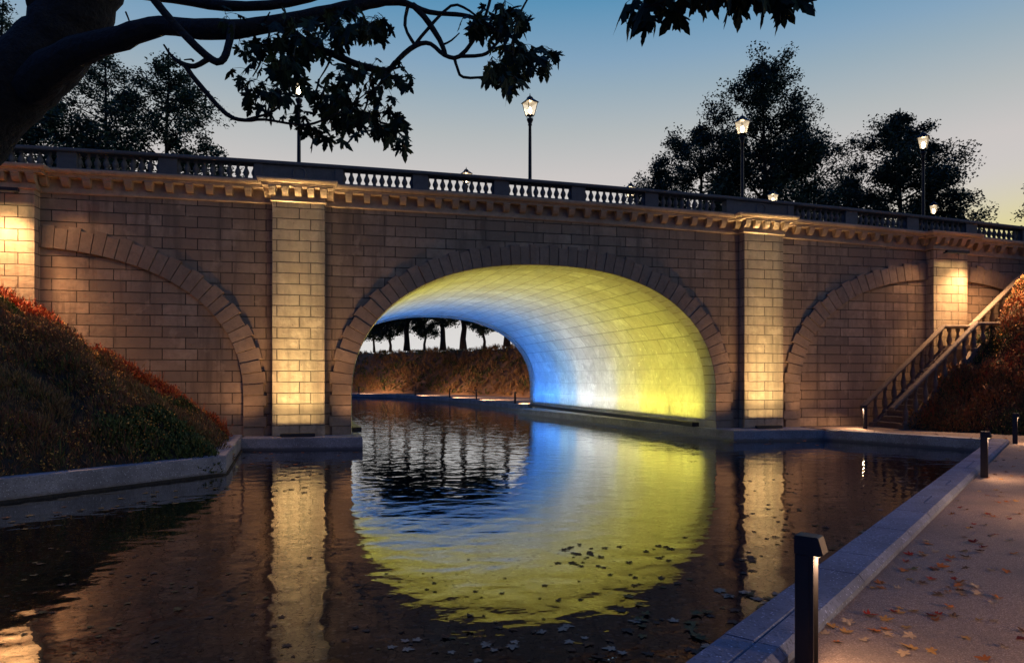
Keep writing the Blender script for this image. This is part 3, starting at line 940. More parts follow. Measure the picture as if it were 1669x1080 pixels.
k.l(k.mix(n1.outputs[0], (.10, .05, .02), (.36, .20, .09)), k.p.inputs['Base Color']); k.p.inputs['Roughness'].default_value = 1  # soil colour raised in place of warm light on the embankment
k.l(k.bump(n1.outputs[0], .2), k.p.inputs['Normal'])
grid_mesh('embankment', X, Y, Z, k.mat)

# ------------------------------------------------------------------ ground cover
def blades(P, H, W_, lean, n_per, rng, up=(0, 0, 1)):
    """narrow leaf quads fanning out of every point P"""
    N = len(P) * n_per
    P_ = np.repeat(P, n_per, 0); H_ = np.repeat(H, n_per) * rng.uniform(.55, 1.15, N)
    az = rng.uniform(0, 2 * np.pi, N); tl = np.abs(rng.normal(0, lean, N))
    d = np.stack([np.cos(az) * np.sin(tl), np.sin(az) * np.sin(tl), np.cos(tl)], 1)
    side = np.stack([-np.sin(az + rng.normal(0, .6, N)), np.cos(az), rng.normal(0, .35, N)], 1); side /= np.linalg.norm(side, axis=1)[:, None]
    w = W_ * rng.uniform(.6, 1.4, N)
    start = rng.uniform(0, .55, N)
    a = P_ + d * (H_ * start)[:, None]; b = P_ + d * H_[:, None]
    m = (a + b) / 2
    return np.stack([a, m + side * w[:, None], b, m - side * w[:, None]], 1)
def dots(P, H, R_, size, n_per, rng):
    N = len(P) * n_per; P_ = np.repeat(P, n_per, 0)
    off = rng.normal(0, 1, (N, 3)) * np.array([R_, R_, R_ * .35]); off[:, 2] = np.abs(off[:, 2]) * .6 + np.repeat(H, n_per) * rng.uniform(.75, 1.1, N)
    c = P_ + off
    a = rng.normal(0, 1, (N, 3)); a /= np.linalg.norm(a, axis=1)[:, None]; b = np.cross(a, rng.normal(0, 1, (N, 3))); b /= np.linalg.norm(b, axis=1)[:, None]
    s_ = size * rng.uniform(.6, 1.3, N)[:, None]
    return np.stack([c + a * s_, c + b * s_, c - a * s_, c - b * s_], 1)
def vnoise(x, y, f, seed):
    r_ = np.random.default_rng(seed); ph = r_.uniform(0, 6.28, (6, 2)); di = r_.uniform(0, 6.28, 6); fr_ = f * r_.uniform(.6, 1.7, 6)
    return sum(np.sin(fr_[i] * (np.cos(di[i]) * x + np.sin(di[i]) * y) + ph[i, 0]) for i in range(6)) / 6
M_far1 = island_colours('lightened_far_grass', [(0, (.26, .115, .045)), (.4, (.32, .18, .065)), (.7, (.19, .10, .045)), (1, (.10, .105, .04))])  # embankment cover, colours raised to stand in for warm light
M_heath = island_colours('heather_leaf', [(0, (.10, .05, .034)), (.35, (.18, .075, .042)), (.6, (.08, .08, .026)), (1, (.27, .12, .05))])
M_green = island_colours('shrub_leaf', [(0, (.03, .055, .014)), (.5, (.06, .09, .022)), (1, (.11, .11, .035))])
M_red = island_colours('red_leaf', [(0, (.20, .028, .014)), (.4, (.34, .055, .018)), (.75, (.42, .12, .025)), (1, (.16, .03, .02))])
M_flower = island_colours('yellow_flower', [(0, (.62, .32, .06)), (.5, (.75, .42, .09)), (1, (.45, .18, .03))])
M_straw = island_colours('dry_grass', [(0, (.14, .085, .035)), (.5, (.22, .14, .06)), (1, (.07, .05, .02))])
M_rust = island_colours('rust_leaf', [(0, (.22, .08, .025)), (.5, (.34, .14, .04)), (1, (.09, .07, .025))])
COVER = [M_heath, M_green, M_red, M_flower, M_straw, M_rust, M_far1]
def cover(name, pts, zf, reds, label, hscale=1.0, dens=16, seed=3, wid=.010, rust=0.0):
    rng = np.random.default_rng(seed)
    x, y = pts[:, 0], pts[:, 1]; z = zf(x, y)
    P = np.stack([x, y, z - .04], 1)
    n1 = vnoise(x, y, 1.5, seed + 1) + rng.normal(0, .10, len(x)); n2 = vnoise(x, y, 1.9, seed + 2) + rng.normal(0, .1, len(x)); n3 = vnoise(x, y, 2.6, seed + 5) + rng.normal(0, .08, len(x))
    r = reds(x, y, z) + rng.normal(0, .12, len(x))
    kind = np.where(n1 > .10, 0, 1)
    kind = np.where(n2 > .26, 4, kind)
    kind = np.where((n3 > .22) & (rust > 0), 5, kind)
    kind = np.where(r > .5, 2, kind)
    hmul = 1 + .55 * vnoise(x, y, 2.2, seed + 9)
    Vs = []; Ms = []
    for kd, h, w, lean, npm in ((0, .34, wid * .85, .55, 1.3), (1, .26, wid * 1.3, .75, 1.2), (2, .32, wid * 1.25, .6, 1.4), (4, .36, wid * .6, .5, 1.1), (5, .28, wid * 1.1, .7, 1.2)):
        s_ = kind == kd
        if not s_.any(): continue
        B = blades(P[s_], (h * hmul * hscale)[s_], w, lean, int(dens * npm), rng); Vs.append(B)
        mi = np.full(len(B), kd)
        if kd == 2: mi = np.where(rng.random(len(B)) < .18, 5, mi)
        if kd == 4: mi = np.where(rng.random(len(B)) < .4, 0, mi)
        Ms.append(mi)
    s_ = (n3 > .16) & (r < .5)
    if s_.any():
        D = dots(P[s_], (.27 * hmul * hscale)[s_], .13, wid * 1.1, 5, rng); Vs.append(D); Ms.append(np.full(len(D), 3 if rust == 0 else 5))
    V = np.concatenate(Vs); M_ = np.concatenate(Ms)
    if name == 'embankment_cover': M_ = np.where((M_ != 1) | (rng.random(len(M_)) < .3), 6, 1)
    o = np_mesh(name, V, 4, COVER, M_)
    return tag(o, label, 'ground cover', kind='stuff')
def shrubs(name, C, zf, nz, kinds, label, seed, leaf=.024):
    """low mounded shrubs: fine leaves over domes, flower heads on some of them"""
    rng = np.random.default_rng(seed); Vs = []; Ms = []
    for (x, y), kd in zip(C, kinds):
        r_ = rng.uniform(.26, .52); h_ = r_ * rng.uniform(.62, 1.05) * (1.15 if kd == 2 else 1)
        n = int(520 * (r_ / .4) ** 2)
        d = rng.normal(0, 1, (n, 3)); d /= np.linalg.norm(d, axis=1)[:, None]; d[:, 2] = np.abs(d[:, 2])
        lump = 1 + .16 * np.sin(5 * d[:, 0] + x * 3) * np.cos(4 * d[:, 1] + y * 5)
        q = rng.uniform(.55, 1.05, n) ** .6 * lump
        zb = float(zf(np.array([x]), np.array([y]))[0])
        gx, gy = nz(x, y)
        ox = d[:, 0] * r_ * q; oy = d[:, 1] * r_ * q
        P = np.stack([x + ox, y + oy, zb - .03 + gx * ox + gy * oy + d[:, 2] * h_ * q], 1)
        ln = leaf * rng.uniform(.7, 1.5, n) * (2.4 if kd in (0, 4) else 1.7)
        up = d * .8 + np.array([0, 0, .7]) + rng.normal(0, .35, (n, 3)); up /= np.linalg.norm(up, axis=1)[:, None]
        sd = np.cross(up, rng.normal(0, 1, (n, 3))); sd /= np.linalg.norm(sd, axis=1)[:, None]
        w = leaf * (.28 if kd in (0, 4) else .75) * rng.uniform(.7, 1.4, n)
        Vs.append(np.stack([P - up * ln[:, None], P + sd * w[:, None], P + up * ln[:, None], P - sd * w[:, None]], 1)); Ms.append(np.where(rng.random(n) < .15, 1 if kd != 2 else 5, kd))
        if kd in (0, 1) and rng.random() < .62 or kd == 2 and rng.random() < .5:
            m_ = int(rng.integers(18, 60)); e = rng.normal(0, 1, (m_, 3)); e /= np.linalg.norm(e, axis=1)[:, None]; e[:, 2] = np.abs(e[:, 2])
            c = np.stack([x + e[:, 0] * r_, y + e[:, 1] * r_, zb + gx * e[:, 0] * r_ + gy * e[:, 1] * r_ + e[:, 2] * h_ * 1.08], 1)
            for rot in (0, 1):
                a = rng.normal(0, 1, (m_, 3)); a /= np.linalg.norm(a, axis=1)[:, None]; b = np.cross(a, rng.normal(0, 1, (m_, 3))); b /= np.linalg.norm(b, axis=1)[:, None]
                z_ = .0155 * rng.uniform(.7, 1.4, m_)[:, None]
                Vs.append(np.stack([c + a * z_, c + b * z_, c - a * z_, c - b * z_], 1)); Ms.append(np.full(m_, 3 if kd != 2 else 2))
    o = np_mesh(name, np.concatenate(Vs), 4, COVER, np.concatenate(Ms))
    return tag(o, label, 'ground cover', kind='stuff')
rng = np.random.default_rng(11)
N = 9000
pts = np.stack([rng.uniform(-22, -9.2, N), rng.uniform(-13.5, -.15, N)], 1)
d_ = np.minimum(sdist(pts[:, 0], pts[:, 1], LKi[1], LKi[2]), sdist(pts[:, 0], pts[:, 1], LKi[2], LKi[3]))
pts = pts[(d_ > .05) & (d_ < 9.2)]
inpil = (np.abs(pts[:, 0] + 2 * S) < PW + .1) & (pts[:, 1] > -PP - .1)
pts = pts[~inpil]
def thin(pts, dmin, nmax):
    out = []
    for p in pts:
        if len(out) >= nmax: break
        if all((p[0] - q[0]) ** 2 + (p[1] - q[1]) ** 2 > dmin * dmin for q in out): out.append(p)
    return np.array(out)
def grad(zf):
    def g(x, y):
        e = .25; z = zf(np.array([x + e, x - e, x, x]), np.array([y, y, y + e, y - e])); return (float(z[0] - z[1]) / (2 * e), float(z[2] - z[3]) / (2 * e))
    return g
pt_ = thin(pts, .30, 620)
rv = .95 + (pt_[:, 1] + .3) * .42 + .35 * vnoise(pt_[:, 0], pt_[:, 1], 1.6, 77)
n1 = vnoise(pt_[:, 0], pt_[:, 1], 1.3, 4); n2 = vnoise(pt_[:, 0], pt_[:, 1], 1.9, 8)
kd_ = np.where(rv > .5, 2, np.where(n2 > .3, 4, np.where(n1 > -.22, 0, 1)))
shrubs('heath', pt_, left_z, grad(left_z), kd_, 'dark heath of heather, yellow flowers and red shrubs on the left slope', 5)
cover('grass', pts[::3], left_z, lambda x, y, z: .95 + (y + .3) * .42 + .35 * vnoise(x, y, 1.6, 77), 'wispy stems and grass growing between the shrubs of the left slope', 1.5, 7, 3, .007)
N = 6500
pts = np.stack([rng.uniform(12.3, 24, N), rng.uniform(-9, -2.2, N)], 1)
d_ = sdist(pts[:, 0], pts[:, 1], (12.12, -1.9), (14.0, -5.2)); 
right_sign = 1.0 if float(sdist(20.0, -4.0, (12.12, -1.9), (14.0, -5.2))) > 0 else -1.0
pts = pts[(d_ * right_sign > .05)]
pt_ = thin(pts, .28, 520)
rv = .60 + (pt_[:, 1] + 2.3) * .22 + .5 * vnoise(pt_[:, 0], pt_[:, 1], 2.0, 78); n1 = vnoise(pt_[:, 0], pt_[:, 1], 1.6, 14)
kd_ = np.where(rv > .92, 2, np.where(n1 > -.02, 5, np.where(n1 > -.3, 0, 1)))
shrubs('heath', pt_, right_z, grad(right_z), kd_, 'rust and green low shrubs on the slope beside the stone stair', 23)
cover('grass', pts[::3], right_z, lambda x, y, z: .60 + (y + 2.3) * .22 + .5 * vnoise(x, y, 2.0, 78), 'wispy rust stems and grass among the shrubs beside the stair', 1.4, 7, 21, .007, 1.0)
# far embankment cover
N = 6500
fi = rng.uniform(0, 139, N); fw = rng.uniform(.1, 7.6, N)
i0 = np.clip(fi.astype(int), 0, 138); fr_ = fi - i0
cp = FR[i0] * (1 - fr_)[:, None] + FR[i0 + 1] * fr_[:, None]; cn = NN[i0]
pp = cp + cn * fw[:, None]
fz = np.minimum(fw * .76, 5.0)
class _Z:
    pass
zmap = {}
def far_z(x, y): return fz
cover('embankment_cover', pp, far_z, lambda x, y, z: np.full(len(x), -1.0) + .0 * x, 'brown and green low shrubs covering the far embankment seen through the arch', 1.7, 13, 31, .030, 1.0)

# ------------------------------------------------------------------ stone stair beside the facade
stair = tag(empty('stone_staircase', (0, 0, 0)), 'stone stair with two balustrades climbing beside the bridge to the right', 'staircase')
X0, X1, X2, X3 = 12.15, 15.2, 16.35, 20.6
Z1_ = 2.8
SLO = Z1_ / (X1 - X0)
def nose(x):
    if x < X1: return max(0, (x - X0) * SLO)
    if x < X2: return Z1_
    return Z1_ + (x - X2) * .84
mb = MB()
YB, YF = -.62, -2.02
n = 14
for i in range(n):
    x0 = X0 + (X1 - X0) * i / n; z1 = Z1_ * (i + 1) / n
    mb.box(x0, X1 + (.0 if i else 0), YF + .12, YB - .12, z1 - Z1_ / n, z1 - .05)
    mb.box(x0 - .03, X1, YF + .12, YB - .12, z1 - .049, z1)
mb.box(X1 + .001, X2, YF + .12, YB - .12, 0, Z1_ - .001)
n2 = 19
for i in range(n2):
    x0 = X2 + (X3 - X2) * i / n2; z1 = Z1_ + (X3 - X2) * .84 * (i + 1) / n2; hh_ = (X3 - X2) * .84 / n2
    mb.box(x0, X3, YF + .12, YB - .12, z1 - hh_, z1 - .05)
    mb.box(x0 - .03, X3, YF + .12, YB - .12, z1 - .049, z1)
M_stair = stone_plain('stair_stone', (.155, .12, .085), .06, 1.2, .015)
mb.build('step_flight', M_stair, stair)
for y in (YB, YF):
    # string wall
    mb = MB(); v = []; f = []
    xx = [X0 - .15, X0 + .02, X1, X2, X3]
    for x in xx:
        zt = nose(x) + .16
        v += [(x, y - .11, -.3), (x, y + .11, -.3), (x, y + .11, zt), (x, y - .11, zt)]
    for i in range(len(xx) - 1):
        for q in range(4):
            q2 = (q + 1) % 4; f.append((4*i + q2, 4*i + q, 4*(i+1) + q, 4*(i+1) + q2))
    f += [(0, 1, 2, 3), (4*len(xx) - 1, 4*len(xx) - 2, 4*len(xx) - 3, 4*len(xx) - 4)]
    mb.add(v, f); mb.build('string_wall', M_stair, stair)
    # handrail
    mb = MB(); v = []; f = []
    rl = [(11.62, .74), (X1 - .1, 3.70), (X2 - .05, 3.72), (X3, 3.72 + (X3 - X2 + .05) * .84)]
    pr_ = [(-.10, -.10), (.10, -.10), (.125, -.07), (.125, -.02), (.09, .02), (-.09, .02), (-.125, -.02), (-.125, -.07)]
    for x, z in rl:
        for oy, oz in pr_: v.append((x, y + oy, z + oz))
    m_ = len(pr_)
    for i in range(len(rl) - 1):
        for q in range(m_):
            q2 = (q + 1) % m_; f.append((i*m_ + q, i*m_ + q2, (i+1)*m_ + q2, (i+1)*m_ + q))
    f += [tuple(range(m_ - 1, -1, -1)), tuple((len(rl) - 1) * m_ + q for q in range(m_))]
    mb.add(v, f); mb.build('handrail', M_stair, stair)
    def railz(x):
        return float(np.interp(x, [p[0] for p in rl], [p[1] for p in rl]))
    x = X0 + .02
    sb0 = None
    while x < X3 - .2:
        zb_ = nose(x) + .15; zt = railz(x) - .09; h = zt - zb_
        mb = MB(); mb.lathe([(.085, 0), (.085, .09 * h / .7), (.055, .10 * h / .7), (.07, .14 * h / .7), (.098, .24 * h / .7), (.09, .32 * h / .7), (.055, .46 * h / .7), (.045, .54 * h / .7), (.062, .57 * h / .7), (.05, .60 * h / .7), (.08, .62 * h / .7), (.08, h + .08)], 12)
        mb.build('baluster', M_stair, stair, (x, y, zb_ - .04))
        x += .40 if not (X1 - .1 < x < X2) else .38

# ------------------------------------------------------------------ bollard lights
def bollard_proto():
    t = empty('bollard_light')
    # profile in x (path side +x), extruded in y
    def ext(prof, y0, y1, mb):
        v = [(x, y0, z) for x, z in prof] + [(x, y1, z) for x, z in prof]; n = len(prof)
        f = [tuple(range(n)), tuple(range(2*n - 1, n - 1, -1))] + [((q + 1) % n, q, n + q, n + (q + 1) % n) for q in range(n)]
        mb.add(v, f)
    mb = MB(); mb.hull_box((-.055, -.052, 0), (.03, .052, .70), .004); mb.build('post', M_bollard, t)
    mb = MB(); ext([(-.057, .701), (.085, .701), (.108, .715), (.080, .806), (.072, .812), (-.05, .812), (-.057, .806)], -.054, .054, mb); mb.build('head', M_bollard, t)
    mb = MB()
    mb.box(.0305, .052, -.052, -.044, .0, .70); mb.box(.0305, .052, .044, .052, .0, .70); mb.build('side_fin', M_bollard, t)
    mb = MB(); mb.box(.042, .080, -.036, .036, .694, .700); mb.build('led_lens', emit('bollard_led', (1, .72, .40), 3), t)
    d = bpy.data.lights.new('bollard_lamp', 'AREA'); d.shape = 'RECTANGLE'; d.size = .035; d.size_y = .07; d.energy = 14; d.color = (1, .58, .33); d.spread = R(160)
    o = bpy.data.objects.new('bollard_lamp', d); COL.objects.link(o); o.parent = t; o.location = (.063, 0, .69); o.rotation_euler = (0, R(-14), 0)
    return t
KA = math.atan2(KN.y, KN.x)
far_lamp = None
b0 = bollard_proto()
bs = [(-3.40, -18.29, 0, KA, 'nearest tall dark bollard light between kerb and path at the bottom of the photo'),
      (4.74, -11.94, 0, KA, 'dark bollard light halfway along the path kerb'),
      (11.12, -6.95, 0, KA, 'bollard light at the far end of the path kerb near the slope'),
      (10.97, -1.55, 0, R(158), 'bollard light at the foot of the stair rail'),
      (-.2, -20.4, 0, R(142), 'nearest added, unseen bollard light on the outer side of the path, beyond the photo'),  # unseen pair, added to supply the warm light on the path
      (4.0, -15.6, 0, R(150), 'second added, unseen bollard light on the outer side of the path, beyond the photo')]
for (u, tt, w) in ((583, 0, 0),): pass
far_b = [(583, 'leftmost of the small bollards on the far path, beside the left side of the arch'), (675, 'small far bollard below the gap between the thick trunks'), (731, 'small far bollard in the middle of the far path'),
         (775, 'small far bollard second from the blue edge of the arch'), (838, 'small far bollard nearest the blue edge of the arch')]
FKs = resample(FKo, 600)
for u, lab in far_b:
    a = (u - 834.5) / FPX; dx_, dy_ = _s + a * _c, _c - a * _s
    cr = (FKs[:, 0] - CX) * dy_ - (FKs[:, 1] - CY) * dx_
    q = int(np.argmin(np.abs(cr))); p = FKs[q]; tq = FKs[min(q + 1, 599)] - FKs[max(q - 1, 0)]
    bs.append((p[0] + .1, p[1] + .1, .0, math.atan2(tq[1], tq[0]) + math.pi / 2, lab))
for i, (x, y, z, rz, lab) in enumerate(bs):
    o = b0 if i == 0 else copy_tree(b0)
    o.location = (x, y, z); o.rotation_euler = (0, 0, rz); tag(o, lab, 'bollard light', 'bollard lights along the water')
    if i == 3:
        for ch in list(bpy.data.objects):
            if ch.parent == o and ch.type == 'LIGHT': ch.data = ch.data.copy(); ch.data.energy = 45
    if i in (4, 5):
        for ch in list(bpy.data.objects):
            if ch.parent == o and ch.type == 'LIGHT':
                ch.data = ch.data.copy(); ch.data.energy = 215; ch.data.spread = R(174); ch.data.color = (1, .55, .28)
    if i > 5:
        for ch in list(bpy.data.objects):
            if ch.parent == o and ch.type == 'LIGHT':
                if far_lamp is None:
                    far_lamp = ch.data.copy(); far_lamp.energy = 340; far_lamp.spread = R(125)
                ch.data = far_lamp; ch.rotation_euler = (0, R(-74), 0); ch.location = (.115, 0, .69)

# ------------------------------------------------------------------ trees behind the bridge
M_leafd = island_colours('tree_leaf', [(0, (.012, .034, .022)), (.5, (.024, .058, .032)), (1, (.042, .075, .035))], .6)
def make_tree(name, h, crown_r, crown_lo, seed, shape='oval', leaf=.16, nleaf=9000, trunk_r=.28, gap=.5, lean=0.0, spread=.6):
    """tapered trunk, limbs and twigs; leaf quads set in clumps around the twig ends"""
    rr = random.Random(seed); rng = np.random.default_rng(seed)
    root = empty(name)
    wood = MB(); tips = []
    def env(z):
        f = (z - crown_lo) / (h - crown_lo)
        if f < 0 or f > 1: return 0.05
        if shape == 'oval': return crown_r * max(.08, math.sin(math.pi * (f * .86 + .12)) ** .7)
        if shape == 'spire': return crown_r * (1 - f) ** .75 * min(1, .45 + f * 3) + .1
        if shape == 'round': return crown_r * math.sqrt(max(0.02, 1 - (2 * f - .95) ** 2))
        return crown_r
    base = Vector((0, 0, 0)); pts = [base]; n = 9
    for i in range(1, n + 1):
        pts.append(Vector((lean * i / n * h + rr.uniform(-.12, .12), rr.uniform(-.12, .12), h * .93 * i / n)))
    rad = [trunk_r * (1 - .92 * (i / n)) * (1.25 if i == 0 else 1) + .015 for i in range(n + 1)]
    wood.tube(pts, rad, 8)
    def trunk_at(z):
        f = min(.999, max(0, z / (h * .93))) * n; i = int(f); return pts[i].lerp(pts[i + 1], f - i), rad[i] + (rad[i + 1] - rad[i]) * (f - i)
    nl = int(22 + h * 1.5)
    for b in range(nl):
        z = crown_lo * .82 + (h * .9 - crown_lo * .82) * ((b + rr.random()) / nl) ** .9
        p0, r0 = trunk_at(z); az = b * 2.4 + rr.uniform(-.6, .6)
        L = env(z + .12 * h) * rr.uniform(.65, 1.12)
        if L < .3: L = .3
        rise = L * rr.uniform(.35, 1.0) * spread
        d = Vector((math.cos(az), math.sin(az), 0))
        bp = [p0, p0 + d * L * .35 + Vector((0, 0, rise * .28)), p0 + d * L * .7 + Vector((rr.uniform(-.2, .2), rr.uniform(-.2, .2), rise * .65)), p0 + d * L + Vector((rr.uniform(-.3, .3), rr.uniform(-.3, .3), rise))]
        br = [min(r0 * .6, .02 + L * .018), .012 + L * .012, .01 + L * .006, .008]
        wood.tube(bp, br, 5)
        for q in range(int(3 + L * 2.4)):
            f = rr.uniform(.3, 1.0); k_ = min(2, int(f * 3)); c_ = bp[k_].lerp(bp[k_ + 1], f * 3 - k_)
            dd = (d * rr.uniform(-.1, .9) + Vector((rr.uniform(-1, 1), rr.uniform(-1, 1), rr.uniform(-.15, 1.0)))).normalized()
            l2 = rr.uniform(.4, 1.0) * (.35 + .22 * L)
            e = c_ + dd * l2
            wood.tube([c_, c_.lerp(e, .5) + Vector((0, 0, .05)), e], [.018, .012, .006], 4, cap=False)
            tips.append((e, .38 + .20 * L ** .5)); 
            if rr.random() < .6: tips.append((c_.lerp(e, .55), .26 + .12 * L ** .5))
    wood.build('trunk', M_bark, root)
    T = np.array([tuple(p) for p, _ in tips]); Rr = np.array([r_ for _, r_ in tips])
    keep = rng.random(len(T)) < (1 - .25 * gap); T = T[keep]; Rr = Rr[keep]
    per = max(8, int(nleaf * 3.3) // len(T)); N = len(T) * per
    C = np.repeat(T, per, 0); RR = np.repeat(Rr, per)
    off = rng.normal(0, 1, (N, 3)); off /= np.linalg.norm(off, axis=1)[:, None]; off *= (rng.random(N) ** .45 * RR * 1.15)[:, None]; off[:, 2] *= .75
    C = C + off
    a = rng.normal(0, 1, (N, 3)); a[:, 2] *= .6; a /= np.linalg.norm(a, axis=1)[:, None]
    b = np.cross(a, rng.normal(0, 1, (N, 3))); b /= np.linalg.norm(b, axis=1)[:, None]
    ll = leaf * .88 * rng.uniform(.6, 1.25, N)[:, None]
    V = np.stack([C - a * ll * .5, C + b * ll * .3 + a * ll * .05, C + a * ll * .55, C - b * ll * .3 + a * ll * .05], 1)
    np_mesh('crown', V, 4, M_leafd, parent=root)
    return root
def put_tree(o, u, t, z0, label, group='trees behind the bridge', rz=0, s=1.0, cat='tree'):
    p = at(u, 616, t); o.location = (p.x, p.y, z0); o.rotation_euler = (0, 0, rz); o.scale = (s, s, s)
    return tag(o, label, cat, group)
def zt(v, t): return HC + (616.1 - v) * t / FPX
def hpx(v, t, z0): return zt(v, t) - z0
# left group
H1 = 1.10
def T_(v, t): return hpx(v, t, -1) * H1
put_tree(make_tree('broadleaf_tree', T_(85, 44), 4.2, 5.0, 1, 'oval', .2, 9500, .28, .7), 172, 44, -1, 'tall thin-crowned tree behind the left parapet with its forked stem showing')
put_tree(make_tree('broadleaf_tree', T_(92, 42), 4.2, 4.5, 2, 'oval', .2, 14000, .28, .3), 272, 42, -1, 'dense bushy tree behind the left parapet, rightmost of the left group')
put_tree(make_tree('broadleaf_tree', T_(165, 40), 4.2, 4.5, 3, 'round', .2, 13000, .25, .2), 90, 40, -1, 'low dark tree behind the left parapet close to the big trunk')
put_tree(make_tree('broadleaf_tree', T_(10, 42), 3.2, 6, 4, 'oval', .2, 8000, .28, .5), 2, 42, -1, 'tree at the left edge of the photo rising behind the big trunk')
put_tree(make_tree('broadleaf_tree', T_(225, 42), 2.2, 4, 19, 'round', .2, 5000, .2, .3), 338, 42, -1, 'lowest small tree at the right foot of the left group')
# right group
put_tree(make_tree('broadleaf_tree', T_(106, 50), 4.4, 9.0, 5, 'oval', .23, 15000, .34, .6, spread=1.5), 1244, 50, -1, 'tallest tree right of the arch with open upper branches')
put_tree(make_tree('broadleaf_tree', T_(205, 52), 4.7, 5.5, 6, 'round', .22, 17000, .32, .15), 1142, 52, -1, 'rounded dark tree left of the tallest tree behind the parapet')
put_tree(make_tree('broadleaf_tree', T_(262, 54), 2.5, 5.0, 7, 'round', .22, 8000, .25, .2), 1074, 54, -1, 'lowest small tree at the left end of the right group')
put_tree(make_tree('broadleaf_tree', T_(205, 52), 4.4, 6.0, 16, 'oval', .22, 12000, .25, .4, spread=1.0), 1305, 52, -1, 'loose tree right of the tallest tree with sky showing through')
put_tree(make_tree('broadleaf_tree', T_(188, 54), 4.9, 6.0, 8, 'round', .24, 20000, .36, .35, spread=.8), 1468, 54, -1, 'round spreading tree behind the tallest right lamp')
put_tree(make_tree('broadleaf_tree', T_(292, 56), 2.9, 5.0, 17, 'round', .22, 9000, .28, .2), 1385, 56, -1, 'short dark tree between the tallest and the round tree')
put_tree(make_tree('broadleaf_tree', T_(272, 54), 2.6, 5.0, 18, 'round', .22, 9000, .28, .2), 1522, 54, -1, 'short dark tree at the right foot of the round tree')
put_tree(make_tree('broadleaf_tree', T_(255, 54), 3.5, 5.0, 9, 'round', .24, 12000, .3, .3), 1738, 54, -1, 'tree at the right edge of the photo beside the yellow sky')

# row on the far embankment
row = [(610, 84, .10, 7.5, 'r1', 'slim tree nearest the left side of the arch'), (636, 82, .10, 7.5, 'r1', 'slim tree second from the left under the arch'), (663, 79, .26, 10, 'r2', 'stout tree with forked limbs under the arch crown'),
       (692, 78, .11, 8, 'r1', 'slim leaning tree right of the forked tree'), (722, 76, .26, 10, 'r2', 'stout straight trunk in the middle of the far row'), (755, 74, .27, 10, 'r2', 'stout straight trunk second from the right'),
       (789, 72, .12, 8, 'r1', 'slim leafy tree near the blue edge'), (826, 68, .26, 10, 'r2', 'stout trunk half behind the blue edge of the arch')]
p_sl = p_st = None
for i, (u, t, r_, h, kd, lab) in enumerate(row):
    if kd == 'r1':
        o = p_sl = make_tree('avenue_tree', h, 2.1, 1.5, 41, 'oval', .27, 4200, .16, .5) if p_sl is None else copy_tree(p_sl)
    else:
        o = p_st = make_tree('avenue_tree', h, 3.2, 2.9, 44, 'round', .29, 6500, .31, .3, spread=.9) if p_st is None else copy_tree(p_st)
    put_tree(o, u, t, 4.9, lab, 'trees on the far embankment', i * 1.3, 1.0 + .08 * ((i * 7) % 3 - 1))

# ------------------------------------------------------------------ maple tree overhanging from the left
def maple_outline():
    half = [(0, 0), (.06, .04), (.20, -.02), (.34, -.06), (.30, .06), (.46, .10), (.33, .20), (.24, .24), (.42, .36), (.56, .52), (.40, .50), (.36, .58), (.24, .50), (.15, .46), (.20, .66), (.14, .72), (.13, .84), (.0, 1.05)]
    return half
LEAF_HALF = np.array(maple_outline())
def leaf_polys(P, D, U, size, rng, curl=.25):
    """each leaf: two folded half blades. P base points, D stem directions, U blade normals"""
    out = []
    n = len(LEAF_HALF)
    D = D / np.linalg.norm(D, axis=1)[:, None]; Sd = np.cross(D, U); Sd /= np.linalg.norm(Sd, axis=1)[:, None]; U = np.cross(Sd, D)
    for sgn in (1, -1):
        x = LEAF_HALF[:, 0] * sgn; y = LEAF_HALF[:, 1]
        z = -np.abs(x) * .35 * 1.0 - curl * y * y * .8 + .05 * np.sin(7 * x + 5 * y)
        V = P[:, None, :] + size[:, None, None] * (Sd[:, None, :] * x[None, :, None] + D[:, None, :] * y[None, :, None] + U[:, None, :] * z[None, :, None])
        if sgn < 0: V = V[:, ::-1]
        out.append(V)
    return np.concatenate(out)
def leaf_mesh(name, V, mat, parent):
    o = np_mesh(name, V, V.shape[1], mat, parent=parent); return o
M_maple = island_colours('maple_leaf', [(0, (.008, .016, .006)), (.5, (.014, .026, .008)), (1, (.02, .036, .010))], .75)
def smooth_path(P, sub=4):
    """Catmull-Rom"""
    out = []
    n = len(P)
    for i in range(n - 1):
        p0, p1, p2, p3 = P[max(i - 1, 0)], P[i], P[i + 1], P[min(i + 2, n - 1)]
        for k_ in range(sub):
            t = k_ / sub
            out.append(.5 * ((2 * p1) + (p2 - p0) * t + (2 * p0 - 5 * p1 + 4 * p2 - p3) * t * t + (3 * p1 - p0 - 3 * p2 + p3) * t ** 3))
    out.append(P[-1]); return out
maple = tag(empty('maple_tree', at(-330, 616, 8.5)), 'big dark maple leaning in from the left with limbs across the top of the photo', 'tree')
mo = maple.location.copy(); maple.location = (mo.x, mo.y, 0); mo = maple.location.copy()
def limb(mb, pts, sub=4, n=10, wig=.006):
    P = [np.array([*(at(u, v, t) - mo), r_ * t / FPX]) for u, v, t, r_ in pts]
    Q = smooth_path(P, sub)
    mb.tube([Vector(q[:3]) + Vector((random.uniform(-wig, wig), random.uniform(-wig, wig), random.uniform(-wig, wig))) * (q[3] * 12) for q in Q], [max(.004, q[3] * random.uniform(.95, 1.05)) for q in Q], n)
mb = MB()
limb(mb, [(-330, 760, 8.5, 100), (-270, 560, 8.3, 80), (-190, 390, 8.1, 68), (-90, 255, 7.9, 62), (0, 164, 7.8, 57), (62, 104, 7.7, 55), (106, 55, 7.7, 54), (142, -10, 7.6, 48), (180, -110, 7.5, 42), (230, -260, 7.4, 30)], 5, 20, .003)
mb.build('trunk', M_bark, maple)
